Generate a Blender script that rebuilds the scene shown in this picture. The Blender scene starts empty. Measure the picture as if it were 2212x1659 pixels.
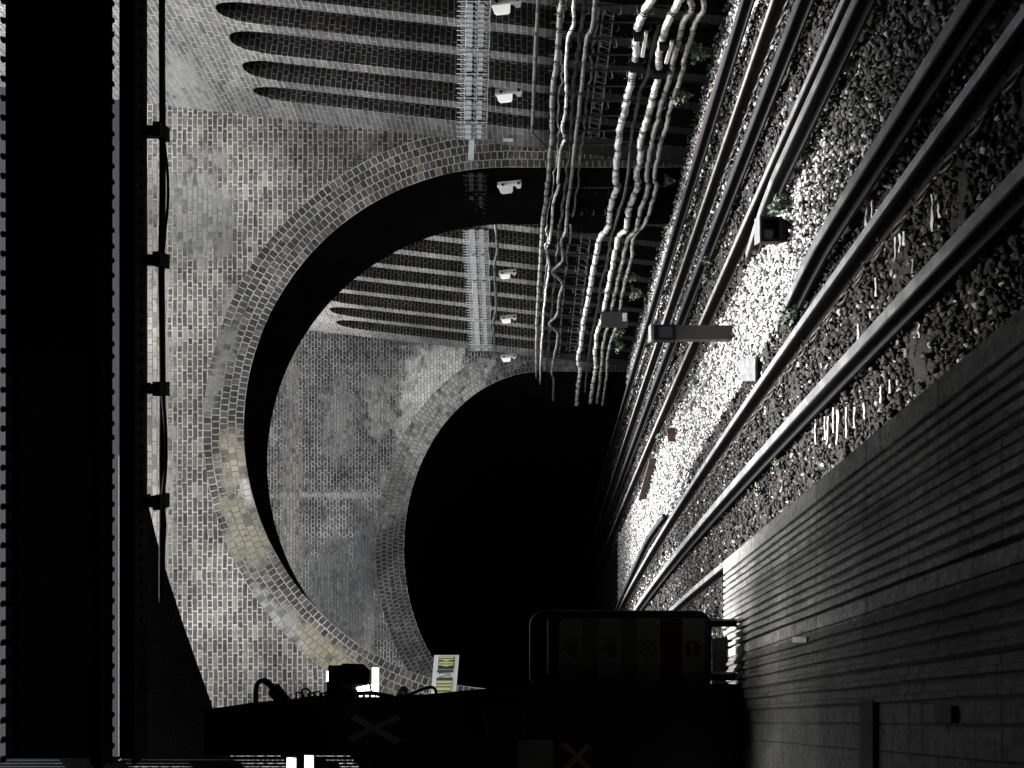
import bpy, math, random
import numpy as np
from mathutils import Vector

# ------------------------------------------------------------------ camera, world, sun, exposure
SC = bpy.context.scene
COL = SC.collection
F, CXP, HOR, CYP, CAMH = 1630.0, 1106.0, 1155.0, 829.5, 2.3      # measured on the photograph (2212 px wide)
cam = bpy.data.cameras.new('camera')
cam.sensor_fit = 'HORIZONTAL'; cam.sensor_width = 36.0
cam.lens = 36.0 * F / 2212.0
cam.shift_x = -(HOR - CXP) / 2212.0
cam.clip_start = 0.05; cam.clip_end = 500
cam_o = bpy.data.objects.new('camera', cam); COL.objects.link(cam_o)
cam_o.location = (0, 0, CAMH)
from mathutils import Matrix
cam_o.matrix_world = Matrix(((0, 1, 0, 0), (0, 0, -1, 0), (-1, 0, 0, CAMH), (0, 0, 0, 1)))   # phone held on its side
SC.camera = cam_o

SUN_EL, SUN_ROT = math.radians(82), math.radians(0)
w = bpy.data.worlds.new('World'); SC.world = w; w.use_nodes = True
nt = w.node_tree; nt.nodes.clear()
sky = nt.nodes.new('ShaderNodeTexSky'); sky.sky_type = 'NISHITA'; sky.sun_disc = False
sky.sun_elevation = SUN_EL; sky.sun_rotation = SUN_ROT; sky.air_density = 1.0; sky.dust_density = 4.0
hs = nt.nodes.new('ShaderNodeHueSaturation'); hs.inputs['Saturation'].default_value = 0.05
bg = nt.nodes.new('ShaderNodeBackground'); bg.inputs['Strength'].default_value = 0.15
wo = nt.nodes.new('ShaderNodeOutputWorld')
nt.links.new(sky.outputs[0], hs.inputs['Color']); nt.links.new(hs.outputs[0], bg.inputs[0]); nt.links.new(bg.outputs[0], wo.inputs[0])
sl = bpy.data.lights.new('sun', 'SUN'); sl.energy = 3.2; sl.angle = math.radians(20); sl.color = (1.0, 0.975, 0.94)
so = bpy.data.objects.new('sun', sl); COL.objects.link(so)
so.rotation_euler = (-(math.pi / 2 - SUN_EL), 0, 0)       # nearly overhead, a little beyond the archway
so.location = (0, -5, 20)
SC.view_settings.view_transform = 'Standard'; SC.view_settings.look = 'None'
SC.view_settings.gamma = 1; SC.view_settings.use_curve_mapping = False
SC.view_settings.exposure = 2.4
SC.render.engine = 'CYCLES'
SC.cycles.max_bounces = 4; SC.cycles.diffuse_bounces = 1; SC.cycles.glossy_bounces = 2
SC.cycles.use_denoising = True

rnd = random.Random(7)
nrg = np.random.default_rng(5)

# ------------------------------------------------------------------ geometry helpers
def P(x, y, Y):
    "a point of the place seen at photo pixel (x, y) at the depth Y"
    return Vector(((CYP - y) / F * Y, Y, CAMH - (x - HOR) / F * Y))

class MB:
    def __init__(s): s.v = []; s.f = []; s.uv = []
    def quad(s, a, b, c, d, uv=None):
        n = len(s.v); s.v += [tuple(a), tuple(b), tuple(c), tuple(d)]; s.f.append((n, n+1, n+2, n+3))
        s.uv.append(uv or ((0, 0), (1, 0), (1, 1), (0, 1)))
    def tri(s, a, b, c, uv=None):
        n = len(s.v); s.v += [tuple(a), tuple(b), tuple(c)]; s.f.append((n, n+1, n+2)); s.uv.append(uv or ((0, 0), (1, 0), (1, 1)))
    def mesh(s, vs, fs, uvs=None):
        n = len(s.v); s.v += [tuple(p) for p in vs]
        for i, f in enumerate(fs):
            s.f.append(tuple(n + k for k in f))
            s.uv.append(uvs[i] if uvs else tuple((0, 0) for _ in f))
    def box(s, x0, x1, y0, y1, z0, z1):
        s.prism([(x0, y0), (x1, y0), (x1, y1), (x0, y1)], z0, z1)
    def prism(s, poly, z0, z1, poly2=None):
        n = len(poly); q = poly2 or poly
        vs = [(p[0], p[1], z0) for p in poly] + [(p[0], p[1], z1) for p in q]
        fs = [tuple(range(n))[::-1], tuple(range(n, 2*n))] + [(i, (i+1) % n, n+(i+1) % n, n+i) for i in range(n)]
        uvs = []
        for f in fs: uvs.append(tuple((vs[k][0]+vs[k][1], vs[k][2]) for k in f))
        s.mesh(vs, fs, uvs)
    def hull(s, pts_a, pts_b):
        "solid between two matching polygons"
        n = len(pts_a); vs = list(pts_a) + list(pts_b)
        fs = [tuple(range(n))[::-1], tuple(range(n, 2*n))] + [(i, (i+1) % n, n+(i+1) % n, n+i) for i in range(n)]
        uvs = [tuple((vs[k][0], vs[k][2]) for k in f) for f in fs]
        s.mesh(vs, fs, uvs)
    def tube(s, pts, r, n=8, caps=True):
        pts = [Vector(p) for p in pts]; m = len(pts)
        rs = r if isinstance(r, (list, tuple)) else [r]*m
        t0 = (pts[1]-pts[0]).normalized()
        up = Vector((0, 0, 1)) if abs(t0.z) < .9 else Vector((1, 0, 0))
        a = t0.cross(up).normalized(); vs = []
        for i in range(m):
            t = (pts[min(i+1, m-1)] - pts[max(i-1, 0)]).normalized()
            a = (a - t*a.dot(t)).normalized(); b = t.cross(a)
            for k in range(n):
                q = 2*math.pi*k/n
                vs.append(pts[i] + (a*math.cos(q) + b*math.sin(q))*rs[i])
        fs = [(i*n+k, i*n+(k+1) % n, (i+1)*n+(k+1) % n, (i+1)*n+k) for i in range(m-1) for k in range(n)]
        if caps: fs += [tuple(range(n))[::-1], tuple(range((m-1)*n, m*n))]
        s.mesh(vs, fs)
    def build(s, name, mat, parent=None, local=False, smooth=False):
        me = bpy.data.meshes.new(name)
        off = Vector((0, 0, 0)) if (parent is None or local) else world_loc(parent)
        me.from_pydata([(p[0]-off.x, p[1]-off.y, p[2]-off.z) for p in s.v], [], s.f)
        ul = me.uv_layers.new(name='UVMap')
        ul.data.foreach_set('uv', [c for f in s.uv for p in f for c in p])
        if mat: me.materials.append(mat)
        if smooth: me.shade_smooth()
        o = bpy.data.objects.new(name, me); COL.objects.link(o)
        if parent: o.parent = parent
        return o

def world_loc(o):
    l = Vector(o.location)
    while o.parent: o = o.parent; l += Vector(o.location)
    return l

def tag(o, label=None, cat=None, group=None, kind=None):
    if label: o['label'] = label
    if cat: o['category'] = cat
    if group: o['group'] = group
    if kind: o['kind'] = kind
    return o
def empty(name, loc, label, cat, group=None, rz=0):
    o = bpy.data.objects.new(name, None); COL.objects.link(o); o.location = loc; o.rotation_euler = (0, 0, rz)
    o.empty_display_size = .1
    return tag(o, label, cat, group)
def part_copy(src, parent, loc=(0, 0, 0), rot=None):
    c = src.copy(); COL.objects.link(c); c.parent = parent; c.location = loc
    if rot is not None: c.rotation_euler = rot
    return c
def copy_tree(o, parent=None):
    c = o.copy(); COL.objects.link(c)
    if parent: c.parent = parent
    for ch in list(o.children): copy_tree(ch, c)
    return c
def catmull(pts, k=5):
    pts = [Vector(p) for p in pts]; out = []
    for i in range(len(pts)-1):
        p0, p1, p2, p3 = pts[max(i-1, 0)], pts[i], pts[i+1], pts[min(i+2, len(pts)-1)]
        for j in range(k):
            t = j/k
            out.append(.5*((2*p1)+(p2-p0)*t+(2*p0-5*p1+4*p2-p3)*t*t+(3*p1-p0-3*p2+p3)*t**3))
    return out + [pts[-1]]

# ------------------------------------------------------------------ materials
class N:
    def __init__(s, name):
        s.m = bpy.data.materials.new(name); s.m.use_nodes = True; s.t = s.m.node_tree; s.t.nodes.clear()
        s.out = s.t.nodes.new('ShaderNodeOutputMaterial'); s.p = s.t.nodes.new('ShaderNodeBsdfPrincipled')
        s.t.links.new(s.p.outputs[0], s.out.inputs[0])
    def n(s, typ, **k):
        d = s.t.nodes.new(typ)
        for a, b in k.items(): setattr(d, a, b)
        return d
    def l(s, a, b): s.t.links.new(a, b)
    def val(s, sock, v):
        if hasattr(v, 'is_output'): s.l(v, sock)
        else: sock.default_value = v
    def noise(s, vec, scale, detail=4, rough=.6):
        d = s.n('ShaderNodeTexNoise'); d.inputs['Scale'].default_value = scale; d.inputs['Detail'].default_value = detail
        d.inputs['Roughness'].default_value = rough
        if vec: s.l(vec, d.inputs['Vector'])
        return d
    def ramp(s, fac, stops, interp='LINEAR'):
        d = s.n('ShaderNodeValToRGB'); cr = d.color_ramp; cr.interpolation = interp
        while len(cr.elements) < len(stops): cr.elements.new(.5)
        for e, (p, c) in zip(cr.elements, stops):
            e.position = p; e.color = (c, c, c, 1) if not isinstance(c, (tuple, list)) else (*c, 1)
        s.l(fac, d.inputs[0]); return d.outputs[0]
    def math(s, op, a, b=0.0, clamp=False):
        d = s.n('ShaderNodeMath', operation=op, use_clamp=clamp); s.val(d.inputs[0], a); s.val(d.inputs[1], b); return d.outputs[0]
    def mix(s, f, a, b, typ='MIX'):
        d = s.n('ShaderNodeMix', data_type='RGBA', blend_type=typ)
        s.val(d.inputs[0], f)
        for i, v in ((6, a), (7, b)):
            if hasattr(v, 'is_output'): s.l(v, d.inputs[i])
            else: d.inputs[i].default_value = (*v, 1)
        return d.outputs[2]
    def bump(s, h, strength=.5, dist=.01, prev=None):
        d = s.n('ShaderNodeBump'); d.inputs['Strength'].default_value = strength; d.inputs['Distance'].default_value = dist
        s.l(h, d.inputs['Height'])
        if prev: s.l(prev, d.inputs['Normal'])
        return d.outputs[0]

def mat_plain(name, col, rough=.7, metal=0.0, var=.25, scale=9, bump=.2, dirt=None, spec=.3):
    k = N(name); tc = k.n('ShaderNodeTexCoord'); v = tc.outputs['Object']
    n1 = k.noise(v, scale, 6, .65); n2 = k.noise(v, scale*7, 4, .6)
    lo = tuple(c*(1-var) for c in col); hi = tuple(min(1, c*(1+var)) for c in col)
    c = k.mix(k.ramp(n1.outputs[0], [(.3, 0), (.7, 1)]), lo, hi)
    c = k.mix(k.math('MULTIPLY', n2.outputs[0], .35), c, lo)
    if dirt: c = k.mix(k.ramp(n1.outputs[0], [(.5, 0), (.62, 1)]), c, dirt)
    k.l(c, k.p.inputs['Base Color']); k.p.inputs['Roughness'].default_value = rough; k.p.inputs['Metallic'].default_value = metal; k.p.inputs['Specular IOR Level'].default_value = spec
    k.l(k.bump(n2.outputs[0], bump, .004), k.p.inputs['Normal'])
    return k.m

def mat_emit(name, col, st):
    k = N(name); k.p.inputs['Base Color'].default_value = (.8, .8, .8, 1)
    k.p.inputs['Emission Color'].default_value = (*col, 1); k.p.inputs['Emission Strength'].default_value = st
    return k.m

def mat_brick(name, stops, mortar, bw=.235, rh=.083, ms=.008, squash=.5, soot=.5, soot_scale=.5, patches=(), wear=.45,
              bump=.6, offset=.5, warp=.006, mort_soot=.35, streak=None, joint_loss=(.34, .5), low=None, chunk=None, macro=(.5, 1.0)):
    """brickwork laid in UV metres: per-brick colour, worn pointing, soot clouds, lime patches (u, v, radius_u, radius_v, colour, strength)"""
    k = N(name); uvn = k.n('ShaderNodeUVMap'); uv = uvn.outputs[0]
    def warped(scale, amt, src):
        nz = k.noise(uv, scale, 2, .5); sub = k.n('ShaderNodeVectorMath', operation='SUBTRACT'); k.l(nz.outputs['Color'], sub.inputs[0]); sub.inputs[1].default_value = (.5, .5, .5)
        sc_ = k.n('ShaderNodeVectorMath', operation='SCALE'); k.l(sub.outputs[0], sc_.inputs[0]); sc_.inputs['Scale'].default_value = amt
        ad = k.n('ShaderNodeVectorMath', operation='ADD'); k.l(src, ad.inputs[0]); k.l(sc_.outputs[0], ad.inputs[1]); return ad.outputs[0]
    vec = warped(1.6, warp*6, uv); vec = warped(17, warp*1.6, vec); vec = warped(45, warp*.8, vec)
    b = k.n('ShaderNodeTexBrick'); b.offset = offset; b.offset_frequency = 2; b.squash = squash; b.squash_frequency = 2
    k.l(vec, b.inputs['Vector']); b.inputs['Color1'].default_value = (0, 0, 0, 1); b.inputs['Color2'].default_value = (1, 1, 1, 1)
    b.inputs['Mortar'].default_value = (.5, .5, .5, 1); b.inputs['Scale'].default_value = 1
    b.inputs['Mortar Size'].default_value = ms; b.inputs['Mortar Smooth'].default_value = .25
    b.inputs['Bias'].default_value = 0; b.inputs['Brick Width'].default_value = bw; b.inputs['Row Height'].default_value = rh
    brick = k.ramp(b.outputs['Color'], stops)
    nf = k.noise(uv, 34, 6, .7); nm = k.noise(uv, 6, 5, .65); nl = k.noise(uv, soot_scale, 5, .6)
    nw = k.noise(uv, 1.9, 6, .7)
    brick = k.mix(k.math('MULTIPLY', k.ramp(nf.outputs[0], [(.40, 0), (.66, wear)]), k.ramp(nw.outputs[0], [(.36, .15), (.62, 1)])), brick, tuple(c*.6 for c in mortar))
    mo = k.mix(k.ramp(nm.outputs[0], [(.3, 0), (.75, mort_soot)]), mortar, tuple(c*.3 for c in mortar))
    fac = k.math('MULTIPLY', b.outputs['Fac'], k.ramp(nm.outputs[0], [(joint_loss[0], .15), (joint_loss[1], 1)]))
    c = k.mix(fac, brick, mo)
    sm = k.ramp(nl.outputs[0], [(.36, 1), (.64, 0)])
    c = k.mix(k.math('MULTIPLY', sm, soot), c, (.012, .012, .013))
    if streak:
        mp = k.n('ShaderNodeMapping'); mp.inputs['Scale'].default_value = (streak[0], streak[1], 1); k.l(uv, mp.inputs[0])
        ns = k.noise(mp.outputs[0], 1, 5, .7)
        c = k.mix(k.ramp(ns.outputs[0], [(.5, 0), (.7, streak[2])]), c, streak[3])
    sx = k.n('ShaderNodeSeparateXYZ'); k.l(uv, sx.inputs[0])
    npz = k.noise(uv, 2.2, 7, .72); grit = k.noise(uv, 13, 7, .75)
    for (pu, pv, ru, rv, col, st) in patches:
        du = k.math('DIVIDE', k.math('SUBTRACT', sx.outputs[0], pu), ru); dv = k.math('DIVIDE', k.math('SUBTRACT', sx.outputs[1], pv), rv)
        d2 = k.math('SQRT', k.math('ADD', k.math('MULTIPLY', du, du), k.math('MULTIPLY', dv, dv)))
        dd = k.math('ADD', d2, k.math('MULTIPLY', k.math('SUBTRACT', npz.outputs[0], .5), 2.6))
        dd = k.math('ADD', dd, k.math('MULTIPLY', k.math('SUBTRACT', nf.outputs[0], .5), 1.5))
        ms_ = k.math('MULTIPLY', k.ramp(dd, [(.35, 1), (1.15, 0)]), st)
        ms_ = k.math('MULTIPLY', ms_, k.ramp(grit.outputs[0], [(.30, .15), (.46, 1)]))
        ms_ = k.math('MULTIPLY', ms_, k.ramp(b.outputs['Color'], [(.12, .3), (.3, 1)]))
        ms_ = k.math('MULTIPLY', ms_, 1.5, True)
        c = k.mix(ms_, c, k.mix(k.math('MULTIPLY', b.outputs['Color'], .45), col, tuple(q*.35 for q in col)))
        c = k.mix(k.math('MULTIPLY', k.math('MULTIPLY', b.outputs['Fac'], ms_), .85), c, tuple(q*.3 for q in col))
    nmac = k.noise(uv, .33, 5, .6); mac = k.ramp(nmac.outputs[0], [(.36, macro[0]), (.64, macro[1])])
    c = k.mix(1.0, c, mac, 'MULTIPLY')
    if chunk:
        mp2 = k.n('ShaderNodeMapping'); mp2.inputs['Scale'].default_value = (1.0, 1.7, 1); k.l(vec, mp2.inputs[0])
        c1 = k.noise(mp2.outputs[0], chunk[0], 8, .78); c2 = k.noise(uv, .55, 6, .65); c3 = k.noise(mp2.outputs[0], chunk[0]*.63, 7, .75)
        area = k.ramp(c2.outputs[0], [(.46, 0), (.66, 1)])
        c = k.mix(k.math('MULTIPLY', k.math('MULTIPLY', k.ramp(c1.outputs[0], [(.52, 0), (.60, 1)]), area), chunk[1]), c, chunk[2])
        c = k.mix(k.math('MULTIPLY', k.ramp(c3.outputs[0], [(.54, 0), (.62, 1)]), chunk[3]), c, (.015, .015, .016))
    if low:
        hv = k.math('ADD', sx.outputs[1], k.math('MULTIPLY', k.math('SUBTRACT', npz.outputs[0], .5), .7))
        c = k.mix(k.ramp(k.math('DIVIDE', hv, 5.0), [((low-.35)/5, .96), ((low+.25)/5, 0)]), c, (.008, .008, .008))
    k.l(c, k.p.inputs['Base Color']); k.p.inputs['Roughness'].default_value = .93
    k.p.inputs['Specular IOR Level'].default_value = .25
    h = k.math('SUBTRACT', k.math('MULTIPLY', nf.outputs[0], .5), b.outputs['Fac'])
    k.l(k.bump(h, bump, .012), k.p.inputs['Normal'])
    return k.m

FAC1 = mat_brick('grey_stock_brick', [(0, (.022, .022, .024)), (.25, (.052, .051, .050)), (.5, (.095, .093, .086)), (.68, (.13, .122, .105)), (.76, (.105, .072, .066)), (.86, (.19, .18, .15)), (.95, (.25, .24, .20)), (1, (.36, .35, .31))],
                 (.82, .80, .75), ms=.0095, warp=.009, chunk=(4.5, .6, (.46, .46, .44), .45), macro=(.5, 1.35), soot=.45, soot_scale=.55, wear=.6, mort_soot=.5, joint_loss=(.30, .46),
                 patches=[(2.3, 4.9, 1.6, .8, (.03, .03, .03), .6), (-.3, 8.75, 5.5, .55, (.50, .49, .44), .8), (1.75, 6.35, .45, .35, (.52, .52, .50), .95), (1.1, 7.3, .5, .25, (.55, .55, .52), .6), (-2.9, 4.4, .9, .35, (.42, .41, .38), .7), (2.9, 7.9, 1.2, .8, (.40, .40, .38), .6)])
RING1 = mat_brick('arch_ring_brick', [(0, (.022, .022, .023)), (.5, (.055, .054, .052)), (.8, (.10, .096, .082)), (1, (.19, .175, .135))], (.70, .69, .65),
                  bw=.098, rh=.134, ms=.0085, squash=1, soot=.3, soot_scale=.7, wear=.3, offset=.35, warp=.008, mort_soot=.45, chunk=(5, .55, (.40, .39, .35), .35), macro=(.6, 1.1),
                  patches=[(-.55, .2, .6, .33, (.52, .48, .38), .9), (-1.7, .3, .8, .45, (.38, .36, .28), .85), (1.2, .5, .6, .22, (.40, .40, .38), .5), (-4.0, .45, 1.1, .30, (.42, .39, .29), .9), (-1.05, .08, .28, .16, (.75, .74, .70), 1), (-3.0, .62, .6, .3, (.5, .5, .49), .8), (.5, .6, .4, .2, (.40, .40, .38), .5)])
FAC2 = mat_brick('sooted_blue_brick', [(0, (.012, .013, .015)), (.5, (.024, .025, .029)), (.85, (.045, .045, .048)), (1, (.13, .125, .12))], (.66, .66, .66),
                 soot=.5, soot_scale=1.1, wear=.7, bump=.5, mort_soot=.6, joint_loss=(.40, .52), ms=.011, warp=.008, chunk=(4.2, .8, (.36, .365, .375), .5), macro=(.75, 1.2),
                 patches=[(-.35, 4.95, 1.8, 1.1, (.9, .9, .9), 1), (-.2, 5.0, 1.2, .8, (.9, .9, .9), .8), (.3, 4.6, 1.0, .6, (.85, .85, .85), 1), (-.6, 5.3, .7, .5, (.9, .9, .9), 1), (-1.9, 4.4, .7, .7, (.45, .45, .45), .7), (-4.0, 8.75, 6.0, .30, (.32, .31, .28), 1), (-2.95, 7.6, .10, 2.2, (.42, .42, .42), 1), (-2.6, 6.2, .4, .25, (.42, .42, .42), .9),
                          (-.9, 7.5, 1.2, .55, (.36, .36, .36), .9), (-5.6, 7.4, 2.0, 1.3, (.20, .205, .21), .8), (-4.4, 6.4, 1.6, .9, (.15, .155, .165), .7), (-6.4, 6.7, .9, .16, (.34, .34, .34), .8), (-1.4, 5.6, .8, .5, (.7, .7, .7), .9), (-.6, 6.4, 1.2, .5, (.5, .5, .5), .8)])
RING2 = mat_brick('sooted_ring_brick', [(0, (.018, .019, .021)), (.6, (.035, .036, .039)), (1, (.08, .08, .08))], (.36, .36, .36), bw=.1, rh=.15, squash=1,
                  soot=.5, soot_scale=1.1, wear=.6, offset=.4, mort_soot=.6, ms=.012, chunk=(4.5, .6, (.32, .32, .33), .7), patches=[(3.4, .45, 2.6, .8, (.75, .75, .75), 1), (1.5, .5, 1.2, .6, (.40, .40, .40), .8)])
WALLM = mat_brick('pale_weathered_brick', [(0, (.11, .11, .115)), (.5, (.19, .19, .19)), (1, (.30, .295, .28))], (.66, .66, .64), soot=.25, soot_scale=.8, wear=.55, warp=.009, chunk=(5, .45, (.55, .55, .54), .2), macro=(.7, 1.2),
                  patches=[(13.2, 7.9, .9, .5, (.5, .5, .48), .5)])
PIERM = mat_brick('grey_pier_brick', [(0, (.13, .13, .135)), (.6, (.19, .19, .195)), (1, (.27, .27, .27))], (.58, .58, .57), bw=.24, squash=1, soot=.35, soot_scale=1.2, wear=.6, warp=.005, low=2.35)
RECM = mat_brick('sooty_shaded_recess_brick', [(0, (.020, .020, .021)), (.6, (.036, .035, .035)), (.9, (.06, .052, .048)), (1, (.10, .078, .068))], (.60, .60, .58), soot=.3, soot_scale=1.5, wear=.2, mort_soot=.8, low=2.3)  # sooty brick, with the recess shade put into its colour
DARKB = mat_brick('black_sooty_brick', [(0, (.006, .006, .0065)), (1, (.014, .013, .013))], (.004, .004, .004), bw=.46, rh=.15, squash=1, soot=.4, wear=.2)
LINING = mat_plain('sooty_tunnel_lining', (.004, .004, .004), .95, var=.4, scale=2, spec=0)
RENDERM = mat_plain('grey_cement_render', (.06, .062, .066), .9, var=.2, scale=2)
IRON = mat_plain('black_painted_iron', (.006, .006, .0065), .7, var=.3, scale=6, spec=.1)
IRON2 = mat_plain('dark_steel', (.03, .03, .033), .55, .3, var=.3)
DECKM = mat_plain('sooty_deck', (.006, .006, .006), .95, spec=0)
CONC = mat_plain('grey_concrete', (.30, .30, .29), .9, var=.25, scale=5, bump=.4)
CABLEW = mat_plain('pale_cable_sheath', (.55, .55, .55), .6, var=.35, scale=5, dirt=(.16, .16, .16))
CABLEG = mat_plain('grey_cable_sheath', (.15, .15, .15), .6, var=.35, scale=6)
CABLEBR = mat_plain('bright_cable_sheath', (.56, .56, .56), .6, var=.3, scale=8, dirt=(.16, .16, .16))
CABLEMID = mat_plain('dusty_cable_sheath', (.30, .30, .295), .6, var=.4, scale=7, dirt=(.08, .08, .08))
CABLED = mat_plain('sooty_cable_sheath', (.06, .06, .06), .7, var=.35)
GALV = mat_plain('galvanised_steel', (.50, .52, .53), .55, .25, var=.2, scale=20)
WHITEP = mat_plain('white_plastic', (.9, .9, .9), .4, var=.08, scale=25)
LENS = mat_emit('glowing_opal_diffuser', (1, 1, .98), .10)  # faint glow added to lift the white diffusers
LENSOFF = mat_plain('opal_diffuser', (.86, .86, .82), .3, var=.12, scale=18)
RAILSIDE = mat_plain('rusty_rail_side', (.014, .012, .011), .85, .1, var=.4, scale=12)
RAILTOP = mat_plain('worn_rail_head', (.20, .205, .215), .55, .4, var=.45, scale=6)
CONDTOP = mat_plain('grey_conductor_head', (.13, .134, .138), .8, .05, var=.35, scale=5, dirt=(.19, .19, .19))
CONDDARK = mat_plain('dark_conductor_head', (.035, .038, .044), .55, .3, var=.3, scale=4)
CONDSIDE = mat_plain('dark_conductor_side', (.010, .0105, .012), .7, .1, var=.3)
POT = mat_plain('glazed_insulator', (.22, .21, .19), .35, var=.25, scale=30)
TIMBER = mat_plain('oily_timber', (.022, .020, .019), .9, var=.5, scale=7, bump=.5)
PLANK = mat_plain('brown_plank', (.075, .055, .045), .85, var=.35, scale=7, bump=.4)
POSTM = mat_plain('grey_brown_post_paint', (.055, .050, .047), .6, var=.15)
BOXM = mat_plain('black_box_paint', (.008, .008, .0085), .6, var=.2, spec=.15)
GLASSD = mat_plain('dark_glass', (.05, .055, .06), .15, var=.1)
PALEBOX = mat_plain('pale_lid', (.33, .345, .36), .5, var=.2)
YELLOW = mat_plain('pale_yellow_sign', (.62, .64, .33), .5, var=.05, scale=30)
OLIVE = mat_plain('olive_sign_ground', (.035, .045, .015), .5, var=.1)
GREENS = mat_plain('green_sign_band', (.035, .10, .075), .5, var=.1)
SIGNW = mat_plain('white_sign', (.75, .76, .75), .45, var=.06, scale=20)
SIGNY = mat_plain('yellow_band', (.45, .40, .04), .5, var=.06)
SIGNR = mat_plain('red_band', (.35, .02, .03), .5, var=.06)
SIGNB = mat_plain('blue_band', (.02, .03, .12), .5, var=.06)
SIGNK = mat_plain('black_sign_ink', (.015, .015, .015), .5, var=.06)
LAMP = mat_emit('lit_lamp', (.93, 1.0, .95), 1.6)

# concrete platform paving: slab joints across, soot, wear
def mat_paving():
    k = N('platform_paving'); uv = k.n('ShaderNodeUVMap').outputs[0]
    n1 = k.noise(uv, 2.3, 6, .65); n2 = k.noise(uv, 26, 6, .7); n3 = k.noise(uv, 90, 3, .6)
    c = k.mix(k.ramp(n1.outputs[0], [(.3, 0), (.7, 1)]), (.42, .42, .41), (.66, .66, .65))
    c = k.mix(k.ramp(n2.outputs[0], [(.42, 0), (.66, .75)]), c, (.15, .15, .145))
    mp = k.n('ShaderNodeMapping'); mp.inputs['Scale'].default_value = (14, 1.2, 1); k.l(uv, mp.inputs[0])
    ns = k.noise(mp.outputs[0], 1, 4, .7)
    c = k.mix(k.ramp(ns.outputs[0], [(.52, 0), (.7, .6)]), c, (.09, .09, .088))
    b = k.n('ShaderNodeTexBrick'); k.l(uv, b.inputs['Vector']); b.offset = .37; b.inputs['Scale'].default_value = 1
    b.inputs['Brick Width'].default_value = .6; b.inputs['Row Height'].default_value = .3; b.inputs['Mortar Size'].default_value = .004
    b.inputs['Color1'].default_value = (1, 1, 1, 1); b.inputs['Color2'].default_value = (.75, .75, .75, 1); b.inputs['Mortar'].default_value = (.25, .25, .25, 1)
    c = k.mix(1.0, c, b.outputs['Color'], 'MULTIPLY')
    sx = k.n('ShaderNodeSeparateXYZ'); k.l(uv, sx.inputs[0])
    tt = k.math('ADD', sx.outputs[1], k.math('MULTIPLY', k.math('SUBTRACT', n2.outputs[0], .5), .05))
    c = k.mix(1.0, c, k.ramp(tt, [(0, 1), (.24, 1), (.262, .72), (.40, .72), (.41, .95), (.66, .85), (.69, .34), (1.0, .30)]), 'MULTIPLY')  # inner rows darker: soot, plus shade put into the colour
    n5 = k.noise(uv, .9, 6, .7)
    c = k.mix(1.0, c, k.ramp(n5.outputs[0], [(.35, .6), (.62, 1.25)]), 'MULTIPLY')
    k.l(c, k.p.inputs['Base Color']); k.p.inputs['Roughness'].default_value = .85
    k.l(k.bump(k.math('ADD', n2.outputs[0], n3.outputs[0]), .35, .006), k.p.inputs['Normal'])
    return k.m
PAVING = mat_paving()

def mat_stones(name, stops):
    k = N(name); g = k.n('ShaderNodeNewGeometry'); tc = k.n('ShaderNodeTexCoord')
    n1 = k.noise(tc.outputs['Object'], 40, 3, .6)
    c = k.ramp(g.outputs['Random Per Island'], stops)
    c = k.mix(k.math('MULTIPLY', n1.outputs[0], .5), c, tuple(.4*x for x in stops[1][1]))
    k.l(c, k.p.inputs['Base Color']); k.p.inputs['Roughness'].default_value = .9
    return k.m
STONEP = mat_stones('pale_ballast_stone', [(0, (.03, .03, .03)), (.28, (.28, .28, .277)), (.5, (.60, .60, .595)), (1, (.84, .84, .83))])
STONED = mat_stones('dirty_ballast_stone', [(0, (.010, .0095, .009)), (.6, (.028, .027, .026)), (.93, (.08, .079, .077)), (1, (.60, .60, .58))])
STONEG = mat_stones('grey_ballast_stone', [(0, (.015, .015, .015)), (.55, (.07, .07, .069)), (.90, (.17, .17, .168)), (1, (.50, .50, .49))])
EARTH = mat_plain('sooty_formation', (.018, .017, .016), .95, var=.4, scale=6, bump=.6)

def mat_leaf():
    k = N('weed_leaf'); g = k.n('ShaderNodeNewGeometry')
    k.l(k.ramp(g.outputs['Random Per Island'], [(0, (.05, .07, .045)), (.6, (.11, .145, .095)), (1, (.26, .30, .24))]), k.p.inputs['Base Color'])
    k.p.inputs['Roughness'].default_value = .6
    return k.m
LEAF = mat_leaf()

# ------------------------------------------------------------------ the ground
g = MB(); g.quad((-120, -120, -.26), (120, -120, -.26), (120, 160, -.26), (-120, 160, -.26))
tag(g.build('ground', EARTH), kind='structure')

# lines of the two tracks: X at depth Y
def line(a, dev=.0035, sl=-.405):
    return lambda Y: a + sl*Y - dev*max(0.0, Y-4)**2
def platform_edge(Y): return 1.155 - .4470*Y
def wall_base(Y): return 8.93 - .423*Y
BAT = .115
PERP = math.cos(math.radians(22))

# ------------------------------------------------------------------ ribbed retaining wall
def wall_pt(Y, z, off=0.0):
    "front of the battered wall; off > 0 goes into the wall"
    return Vector((wall_base(Y) + BAT*z + off, Y + off*.38, z))
ARCHOFF = 0.0
def W(x, y, off=0.0):
    off += ARCHOFF
    "point seen at photo pixel (x, y) standing `off` proud of the wall"
    Y = (8.93 + BAT*CAMH - off) / ((CYP-y)/F + .423 + BAT*(x-HOR)/F)
    return P(x, y, Y)

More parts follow.
